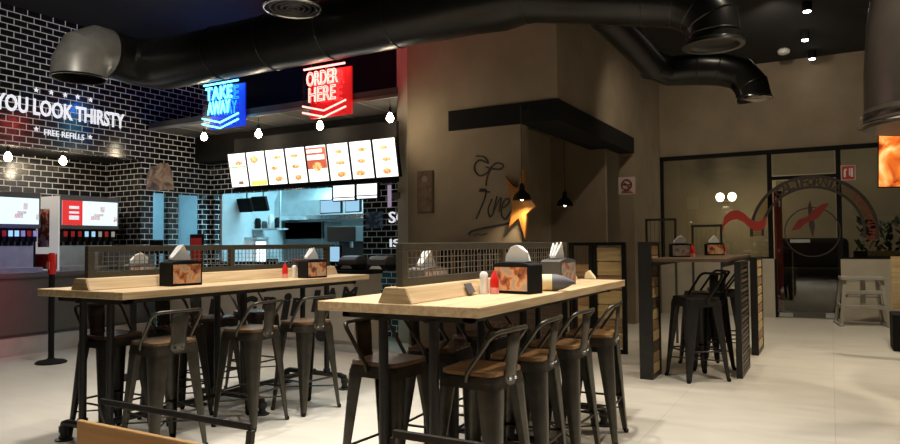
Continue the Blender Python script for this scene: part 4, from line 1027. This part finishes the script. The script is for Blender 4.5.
# cup lying on its side
c = onT(552, 291, TH)
r = thing('paper_cone', 'rolled grey and white paper cone lying on the near table', 'paper cone', (c.x, c.y+0.0, TH+0.053), R(22))
T = Matrix.Rotation(PI/2, 4, 'Y')
MB().lathe([(0.051, -0.06), (0.052, -0.02), (0.052, 0.0)], n=24, T=T).build('white_roll', M['kraft'], r, smooth=40)
MB().lathe([(0.0525, 0.0), (0.051, 0.03), (0.042, 0.07), (0.024, 0.11), (0.004, 0.14)], n=24, T=Tr(0, 0, 0) @ T).build('grey_cone', mat('slate_paper', (0.11, 0.11, 0.125), 0.6), r, smooth=40)
c = onT(577, 280, TH)
r = MB().prism([(-0.05, 0), (0.04, 0), (0.03, 0.02), (-0.01, 0.07), (-0.04, 0.05)], frame((0, 0.03, 0), (1, 0, 0), (0, 0, 1)), 0.05).build('crumpled_napkin', M['kraft'], None, 0.004)
r.location = (c.x+0.05, c.y+0.2, TH); tag(r, 'small crumpled cream napkin at the far right of the near table', 'napkin')
# black sticker on the ridge slope
hyp = Vector((0.035, 0, -0.065)).normalized()
ya_ = at(472, 284, X=-1.915+0.11).y
T = frame((-1.915+0.1285-0.012, ya_-0.055, TH+0.006+0.012), (0, 1, 0), (-0.52, 0, 0.854))
tag(MB().box(0, 0.085, 0, 0.06, -0.002, 0.003, T).build('ridge_sticker', M['darkgrey']), 'small black square sticker on the sloping ridge of the near table', 'sticker')
# far side of the near table, behind its divider
c = at(428, 270, X=-2.15)
dispenser(-2.15, c.y+0.0, TH, R(80), 'pale grey napkin dispenser behind the mesh divider of the near table', 'tall white napkins seen through the mesh of the near table', 1.05, 'burgergrey', napkin='peak', m=M['darkgrey'])
# left table
c = onT(175, 286, TH)
dispenser(c.x-0.02, c.y+0.07, TH, R(84), 'dark napkin dispenser with burger picture on the left table', 'tall white napkins rising from the left table dispenser', 1.25, napkin='peak')
c = onT(308, 278, TH)
dispenser(c.x, c.y+0.06, TH, R(80), 'dark napkin dispenser with burger picture at the far end of the left table', 'flat white napkins in the far dispenser of the left table', 1.1, napkin='flat')
c = onT(285, 278, TH); bottle(c.x, c.y, TH, 'red ketchup bottle at the far end of the left table', True, 1.1)
c = onT(292, 278, TH); bottle(c.x+0.01, c.y+0.02, TH, 'white salt shaker at the far end of the left table', False, 1.05)
c = at(139, 262, X=-4.83)
dispenser(-4.83, c.y, TH, R(80), 'pale napkin dispenser behind the mesh divider of the left table', 'low white napkins behind the mesh divider of the left table', 1.05, 'burgergrey', napkin='wave', m=M['darkgrey'])

# ------------------------------------------------------------------ stanchion
c = at(51, 363, Z=0)
r = thing('queue_post', 'black queue post with round base and red head before the drinks counter', 'queue post', (c.x, c.y, 0))
MB().lathe([(0.17, 0), (0.175, 0.012), (0.15, 0.03), (0.05, 0.05), (0.03, 0.07)], n=32).build('post_base', M['blackmat'], r, smooth=40)
MB().tube((0, 0, 0.05), (0, 0, 1.07), 0.033, n=18).build('post_tube', M['blackmat'], r, smooth=40)
MB().lathe([(0.04, 1.07), (0.045, 1.09), (0.045, 1.30), (0.03, 1.33)], n=20).build('red_head', M['red'], r, smooth=40)
MB().box(-0.03, 0.03, -0.052, -0.044, 1.13, 1.22).build('head_label', mat('pink_label', (0.7, 0.2, 0.2), 0.5), r)
# a second post at the far left table
c = at(133, 378, Z=0)
r = thing('queue_post', 'black queue post with round base half hidden behind the left table stools', 'queue post', (c.x, c.y, 0))
MB().lathe([(0.17, 0), (0.175, 0.012), (0.15, 0.03), (0.05, 0.05), (0.03, 0.07)], n=32).build('post_base', M['blackmat'], r, smooth=40)
MB().tube((0, 0, 0.05), (0, 0, 1.0), 0.033, n=18).build('post_tube', M['blackmat'], r, smooth=40)

# ------------------------------------------------------------------ back table group
TC = 1.23
r = thing('high_table', 'narrow dark high table between slatted end panels at the back', 'table', (-1.30, 6.9, 0))
MB().box(-0.33, 0.40, 0.15, 2.55, TC-0.035, TC).build('tabletop', M['plankdk'], r, 0.004)
MB().box(-0.33, -0.29, 0.15, 2.55, TC-0.08, TC-0.035).box(0.36, 0.40, 0.15, 2.55, TC-0.08, TC-0.035).build('under_frame', M['black'], r)
def slat_panel(label, x0, y0, x1, y1, h, slats, gap, mset, postw=0.05, gname='slatted panels at the back table'):
    r = thing('slatted_panel', label, 'panel', (x0, y0, 0), 0, gname)
    w = x1-x0; d = y1-y0
    mb = MB(); mb.box(0, w, 0, postw, 0, h); mb.box(0, w, d-postw, d, 0, h); mb.box(0, w, postw, d-postw, h-0.03, h); mb.box(0, w, postw, d-postw, 0, 0.04)
    mb.build('panel_frame', M['black'], r)
    n = slats; zz = 0.04; sh = (h-0.07)/n
    for k in range(n):
        MB().box(w*0.08, w*0.92, postw, d-postw, zz+sh*k+gap/2, zz+sh*(k+1)-gap/2).build('slat', mset[k % len(mset)], r)
    return r
a = at(640, 379, Z=0)
slat_panel('wide wood slat end panel with black post at the near left of the back table', a.x, a.y, a.x+0.13, a.y+0.42, 1.40, 12, 0.01, [M['planklt'], M['plank'], M['plankdk'], M['planklt'], M['plank'], M['planklt'], M['plankdk']])
a = at(736.5, 378.5, Z=0)
slat_panel('narrow dark slat end panel at the near right of the back table', a.x, a.y, a.x+0.06, a.y+0.75, TC-0.04, 22, 0.018, [M['plankdk'], M['black']], 0.05)
a = at(760, 347, Z=0)
slat_panel('slat panel with yellow boards and black post at the far right of the back table', a.x-0.03, a.y-0.75, a.x+0.05, a.y, 1.20, 10, 0.02, [M['planklt'], M['plank'], M['planklt']], 0.06)
stool(P_bk, -1.22, 7.30, R(40), 'black stool nearest under the dark back table', GC, 1.11)
stool(P_bk, -1.24, 8.02, R(30), 'black stool second under the dark back table', GC, 1.11)
stool(P_bk, -1.14, 8.75, R(10), 'black stool farthest under the dark back table', GC, 1.11)
c = at(679, 257, Z=TC)
dispenser(c.x, c.y+0.06, TC, R(24), 'black napkin dispenser with grey print at the left of the back table', 'white napkins peaked in the left dispenser of the back table', 1.0, 'burgergrey', napkin='wave')
c = at(712, 255.5, Z=TC)
dispenser(c.x, c.y+0.2, TC, R(20), 'brown napkin dispenser at the right of the back table', 'white blocky napkins in the right dispenser of the back table', 1.0, 'burger', napkin='flat')
c = at(692.5, 257, Z=TC); bottle(c.x, c.y, TC, 'red ketchup bottle between the dispensers of the back table', True, 1.1)
c = at(723, 254, Z=TC); bottle(c.x, c.y+0.1, TC, 'red and white bottle at the right of the back table dispensers', True, 1.0)
# wire frames behind the panel
for i, (x0, y0, x1, lab) in enumerate([(645, 219, 676, 'left'), (691, 225, 722, 'right')]):
    Y = 9.7; a = at(x0, y0, Y=Y); b = at(x1, y0, Y=Y)
    r = thing('metal_screen', 'thin dark metal frame screen standing behind the back table, %s one' % lab, 'screen', (a.x, Y, 0), 0, 'metal frame screens behind the back table')
    w = b.x-a.x
    MB().box(0, 0.03, 0, 0.03, 0, a.z).box(w-0.03, w, 0, 0.03, 0, a.z).box(0.03, w-0.03, 0, 0.03, a.z-0.03, a.z).box(0.03, w-0.03, 0, 0.03, 1.15, 1.18).build('screen_frame', M['frame'], r)
    mb = MB()
    k = 0.07
    while k < w-0.05: mb.box(k-0.002, k+0.002, 0.013, 0.017, 1.18, a.z-0.03); k += 0.06
    mb.build('wire_mesh', M['wiredk'], r)

# ------------------------------------------------------------------ booths in the recess
def booth(px0, px1, Y, label, n, mset, ztop=1.40, zb=0.0, open_top=True):
    a = at(px0, 241, Y=Y); b = at(px1, 241, Y=Y); w = b.x-a.x
    r = thing('booth_partition', label, 'partition', (a.x, Y, 0), 0, 'wooden booth partitions in the recess')
    mb = MB()
    for x in (0, w-0.05): mb.box(x, x+0.05, 0, 0.06, 0, ztop)
    mb.box(0.05, w-0.05, 0, 0.06, ztop-0.04, ztop); mb.box(0.05, w-0.05, 0, 0.06, 0.0, 0.05)
    mb.build('partition_frame', M['blackmat'], r)
    zz = 0.06; top = ztop-(0.28 if open_top else 0.06); sh = (top-zz)/n
    for k in range(n):
        MB().box(0.05, w-0.05, 0.015, 0.045, zz+sh*k+0.008, zz+sh*(k+1)-0.008).build('plank', mset[k % len(mset)], r)
    if open_top:
        mb = MB(); x = 0.1
        while x < w-0.06: mb.box(x-0.003, x+0.003, 0.027, 0.033, top, ztop-0.04); x += 0.06
        mb.build('wire_infill', M['wiredk'], r)
booth(568.5, 592, 8.45, 'booth partition with plain brown planks beside the near table end', 6, [M['planklt'], M['plank']])
booth(592.5, 625, 8.45, 'booth partition with lighter planks next to the pillar opening', 7, [M['planklt'], M['plank'], M['planklt']], open_top=False)
a = at(440, 241, Y=7.75); b = at(566, 241, Y=7.75)
r = thing('booth_partition', 'dark slatted booth partition seen through the mesh of the near table', 'partition', (a.x, 7.72, 0), 0, 'wooden booth partitions in the recess'); w = b.x-a.x
MB().box(0, w, 0, 0.05, 1.28, 1.33).box(0, w, 0, 0.05, 0.9, 0.94).box(0, 0.05, 0, 0.05, 0, 1.28).box(w-0.05, w, 0, 0.05, 0, 1.28).build('partition_frame', M['blackmat'], r)
for k in range(22): MB().box(0.06+k*w/22.6, 0.06+k*w/22.6+0.045, 0.01, 0.03, 0.94, 1.28).build('upright_slat', M['blackmat'], r)
MB().box(0.05, w-0.05, 0.01, 0.03, 0.05, 0.9).build('lower_board', M['plankdk'], r)

# ------------------------------------------------------------------ high chair
c = at(862, 325, Z=0)
r = thing('high_chair', 'grey plastic child high chair standing before the low beige wall', 'high chair', (c.x, c.y, 0), R(8))
def hc(name, mb, bev=0.006): return mb.build(name, M['chairgrey'], r, bev)
H_ = 0.80
for sx in (-1, 1):
    for sy in (-1, 1):
        mb = MB(); a0, a1 = 0.26, 0.34; b0_, b1_ = 0.17, 0.27; t = 0.026
        top = [(sx*a0+dx, sy*b0_+dy, H_-0.05) for dx, dy in ((-t, -t), (t, -t), (t, t), (-t, t))]
        bot = [(sx*a1+dx, sy*b1_+dy, 0.0) for dx, dy in ((-t, -t), (t, -t), (t, t), (-t, t))]
        loft(mb, top, bot); hc('leg', mb)
hc('front_bar', MB().box(-0.31, 0.31, -0.25, -0.20, 0.28, 0.34)); hc('front_bar', MB().box(-0.29, 0.29, -0.22, -0.18, 0.52, 0.58))
for s in (-1, 1): hc('side_bar', MB().box(s*0.31-0.02, s*0.31+0.02, -0.23, 0.23, 0.28, 0.34)); hc('side_skid', MB().box(s*0.34-0.035, s*0.34+0.035, -0.33, 0.30, 0.0, 0.035))
hc('seat', MB().box(-0.22, 0.22, -0.14, 0.17, 0.46, 0.50))
mb = MB(); o_ = [(-0.30, -0.22), (0.30, -0.22), (0.27, 0.2), (-0.27, 0.2)]
mb.prism([(-0.31, -0.24), (0.31, -0.24), (0.28, -0.10), (-0.28, -0.10)], Tr(0, 0, H_-0.05), 0.05); mb.box(-0.30, -0.23, -0.10, 0.2, H_-0.05, H_); mb.box(0.23, 0.30, -0.10, 0.2, H_-0.05, H_); mb.box(-0.23, 0.23, 0.14, 0.2, H_-0.10, H_)
hc('tray_rim', mb)
hc('crotch_post', MB().box(-0.035, 0.035, -0.16, -0.12, 0.34, H_-0.05))
# bench end at the right edge
a = at(892, 300, Y=10.6)
r = thing('wooden_bench', 'dark bench with pale wooden slat back at the right edge', 'bench', (a.x, 10.6, 0))
zt_ = at(892, 255, Y=10.6).z
n = 5
for k in range(n): MB().box(0, 0.9, 0, 0.04, 0.50+(zt_-0.5)*k/n, 0.50+(zt_-0.5)*(k+1)/n-0.02).build('back_slat', M['planklt'], r)
MB().box(-0.03, 0.9, -0.45, 0.06, 0.0, 0.46).build('bench_box', M['blackmat'], r, 0.01)
# television
Y = 9.0; a = at(876, 134, Y=Y); b = at(880, 188, Y=Y)
r = thing('television', 'hanging television showing an orange fiery picture at the right edge', 'television', (a.x, Y, b.z), R(-3))
r.rotation_euler = (R(8), R(2), R(-6))
h = a.z-b.z
MB().box(0, 1.05, 0, 0.05, 0, h).build('television_case', M['blackmat'], r, 0.004)
MB().box(0.012, 1.035, -0.004, 0, 0.015, h-0.012).build('screen', M['fire'], r)
MB().tube((0.5, 0.07, h*0.5), (0.5, 0.07, ZC-b.z-0.1), 0.02).box(0.4, 0.6, 0.05, 0.09, h*0.3, h*0.6).build('ceiling_mount', M['blackmat'], r)

# ------------------------------------------------------------------ foreground chair
Y1 = 1.62
pA = at(101, 399, Y=1.75); pB = at(251, 423, Y=1.75)
r = thing('low_chair', 'low chair in the left foreground with black steel back frame', 'chair', ((pA.x+pB.x)/2, 1.75, 0))
w = (pB.x-pA.x)/2; zt_ = (pA.z+pB.z)/2
mb = MB(); t = 0.012
mb.box(-w, w, -t*0.6, t*0.6, zt_-0.024, zt_+0.0)
for s in (-1, 1):
    top = [(s*w+dx, dy, zt_-0.024) for dx, dy in ((-t, -t), (t, -t), (t, t), (-t, t))]; top = [(x if s > 0 else x, y, z) for x, y, z in top]
    bot = [(s*w*0.80+dx, 0.05+dy, 0.45) for dx, dy in ((-t, -t), (t, -t), (t, t), (-t, t))]
    loft(mb, top, bot)
mb.build('back_frame', M['black'], r, 0.003)
MB().box(-w*0.95, w*0.95, 0.02, 0.44, 0.43, 0.46).build('seat', M['oak'], r, 0.006)
for s in (-1, 1):
    for y in (0.05, 0.41):
        MB().box(s*w*0.88-t, s*w*0.88+t, y-t, y+t, 0, 0.43).build('leg', M['black'], r)
pA = at(79, 421, Y=1.42); pB = at(205, 443, Y=1.42)
r = thing('low_chair', 'low chair at the bottom left corner with an orange wooden back', 'chair', ((pA.x+pB.x)/2+0.04, 1.42, 0))
w = (pB.x-pA.x)/2+0.04; zt_ = (pA.z+pB.z)/2
mb = MB()
T = Matrix.Rotation(0.08, 4, 'X')
MB().box(-w, w, -0.009, 0.009, zt_-0.22, zt_).build('backrest', M['oak'], r, 0.004)
for s in (-1, 1):
    MB().box(s*w*0.8-t, s*w*0.8+t, 0.010, 0.010+2*t, 0, zt_-0.05).build('rear_post', M['black'], r)
for s in (-1, 1): MB().box(s*w*0.8-t, s*w*0.8+t, -0.40, -0.40+2*t, 0, 0.43).build('leg', M['black'], r)
MB().box(-w*0.9, w*0.9, -0.42, 0.008, 0.43, 0.46).build('seat', M['oak'], r, 0.006)
# second dark frame chair at the bottom centre
pA = at(394, 429, Y=2.25); pB = at(485, 444, Y=2.25)
r = thing('low_chair', 'low chair with black steel back frame at the bottom centre before the near table', 'chair', ((pA.x+pB.x)/2, 2.25, 0))
w = (pB.x-pA.x)/2; zt_ = (pA.z+pB.z)/2; mb = MB()
mb.box(-w, w, -t, t, zt_-0.03, zt_)
for s in (-1, 1): mb.box(s*w-t, s*w+t, -t, t, 0.45, zt_-0.03)
mb.build('back_frame', M['black'], r, 0.003)
MB().box(-w*0.95, w*0.95, -0.44, -0.02, 0.43, 0.46).build('seat', M['oak'], r, 0.006)
for s in (-1, 1):
    for y in (-0.4, -0.03): MB().box(s*w*0.88-t, s*w*0.88+t, y-t, y+t, 0, 0.43).build('leg', M['black'], r)

# ------------------------------------------------------------------ lights
def area(x, y, z, sx, sy, e, col, tgt=None, spread=None):
    li = bpy.data.lights.new('unseen_light', 'AREA'); li.shape = 'RECTANGLE'; li.size = sx; li.size_y = sy; li.energy = e; li.color = col
    if spread: li.spread = spread
    lo = bpy.data.objects.new('unseen_light', li); COL.objects.link(lo); lo.location = (x, y, z)
    d = (Vector(tgt) if tgt else Vector((x, y, 0)))-Vector((x, y, z)); lo.rotation_euler = d.to_track_quat('-Z', 'Y').to_euler()
    return lo
def spot(x, y, z, tgt, e, col, ang=70, blend=0.6, size=0.08):
    li = bpy.data.lights.new('unseen_spot', 'SPOT'); li.energy = e; li.color = col; li.spot_size = R(ang); li.spot_blend = blend; li.shadow_soft_size = size
    lo = bpy.data.objects.new('unseen_spot', li); COL.objects.link(lo); lo.location = (x, y, z)
    d = Vector(tgt)-Vector((x, y, z)); lo.rotation_euler = d.to_track_quat('-Z', 'Y').to_euler()
WARM = (1.0, 0.86, 0.66); NEU = (1.0, 0.93, 0.82)
for x, y in [(-1.9, 2.3), (-1.5, 4.2), (-2.3, 5.0), (-4.4, 3.0), (-4.6, 4.6), (-6.6, 4.6), (-6.8, 3.0), (-3.2, 3.6), (0.2, 3.0)]:
    spot(x, y, 4.55, (x, y, 0), 480 if (x, y) in ((-1.5, 4.2), (-1.9, 2.3)) else (240 if x < -6 else 330), NEU, 76, 0.8)
for x, y in [(0.3, 5.6), (0.9, 8.4), (0.3, 11.2), (2.5, 7.0)]:
    spot(x, y, 4.6, (x, y, 0), 400, WARM, 92, 0.8)
for c_, col in ((nb, (0.03, 0.2, 1.0)), (nr, (1.0, 0.05, 0.04))):
    li = bpy.data.lights.new('neon_light', 'POINT'); li.energy = 18; li.color = col; li.shadow_soft_size = 0.05
    lo = bpy.data.objects.new('neon_light', li); COL.objects.link(lo); lo.location = (c_.x, c_.y+0.03, c_.z+0.33)
area(0.5, 15.2, 4.2, 5.0, 0.8, 36, (1, 0.9, 0.74))  # added unseen lamp, evens out the beige wall behind the glass
spot(-1.2, 7.7, 4.6, (-1.2, 7.9, 1.2), 170, WARM, 70, 0.8)  # added spot to whiten the napkins on the back table
spot(-0.6, 10.0, 4.55, (-0.8, 13.7, 3.3), 115, WARM, 95, 1.0)  # added wash to lift the far wall, no fixture
spot(-1.4, 9.4, 4.5, (-2.9, 11.8, 2.0), 90, WARM, 90, 1.0)  # unseen spot aimed at the far pillar
spot(-5.6, 2.2, 4.5, (-8.3, 5.0, 3.8), 260, NEU, 50, 0.8)  # added spot brightening the grey duct elbow, source unknown
spot(-2.2, 0.6, 4.5, (-2.2, 0.8, 0), 260, NEU, 75, 0.8)  # added spot to brighten the oak chair back in the foreground
spot(-8.0, 4.4, 1.7, (-9.3, 4.4, 0.7), 40, (1.0, 0.05, 0.12), 60, 0.9)  # added low red spot tinting the cabinet doors, no such lamp seen
spot(-9.0, 5.2, 1.9, (-9.75, 5.1, 1.2), 14, (0.1, 0.12, 1.0), 90, 0.9)  # added low blue spot for the glow inside the left drink machine
area(-7.0, 9.3, 2.85, 3.5, 0.8, 165, (0.36, 0.82, 1.0))
spot(-6.6, 9.0, 2.8, (-6.4, 10.2, 2.3), 230, (0.6, 0.92, 1.0), 110, 0.7)  # added spot to brighten the extractor hood
area(-10.6, 7.9, 2.8, 1.2, 0.9, 38, (0.30, 0.75, 1.0))
w = bpy.data.worlds.new('world'); sc.world = w; w.use_nodes = True
w.node_tree.nodes['Background'].inputs[0].default_value = (0.9, 0.8, 0.65, 1); w.node_tree.nodes['Background'].inputs[1].default_value = 0.03
sc.view_settings.view_transform = 'Standard'; sc.view_settings.look = 'None'; sc.view_settings.exposure = 0; sc.view_settings.gamma = 1
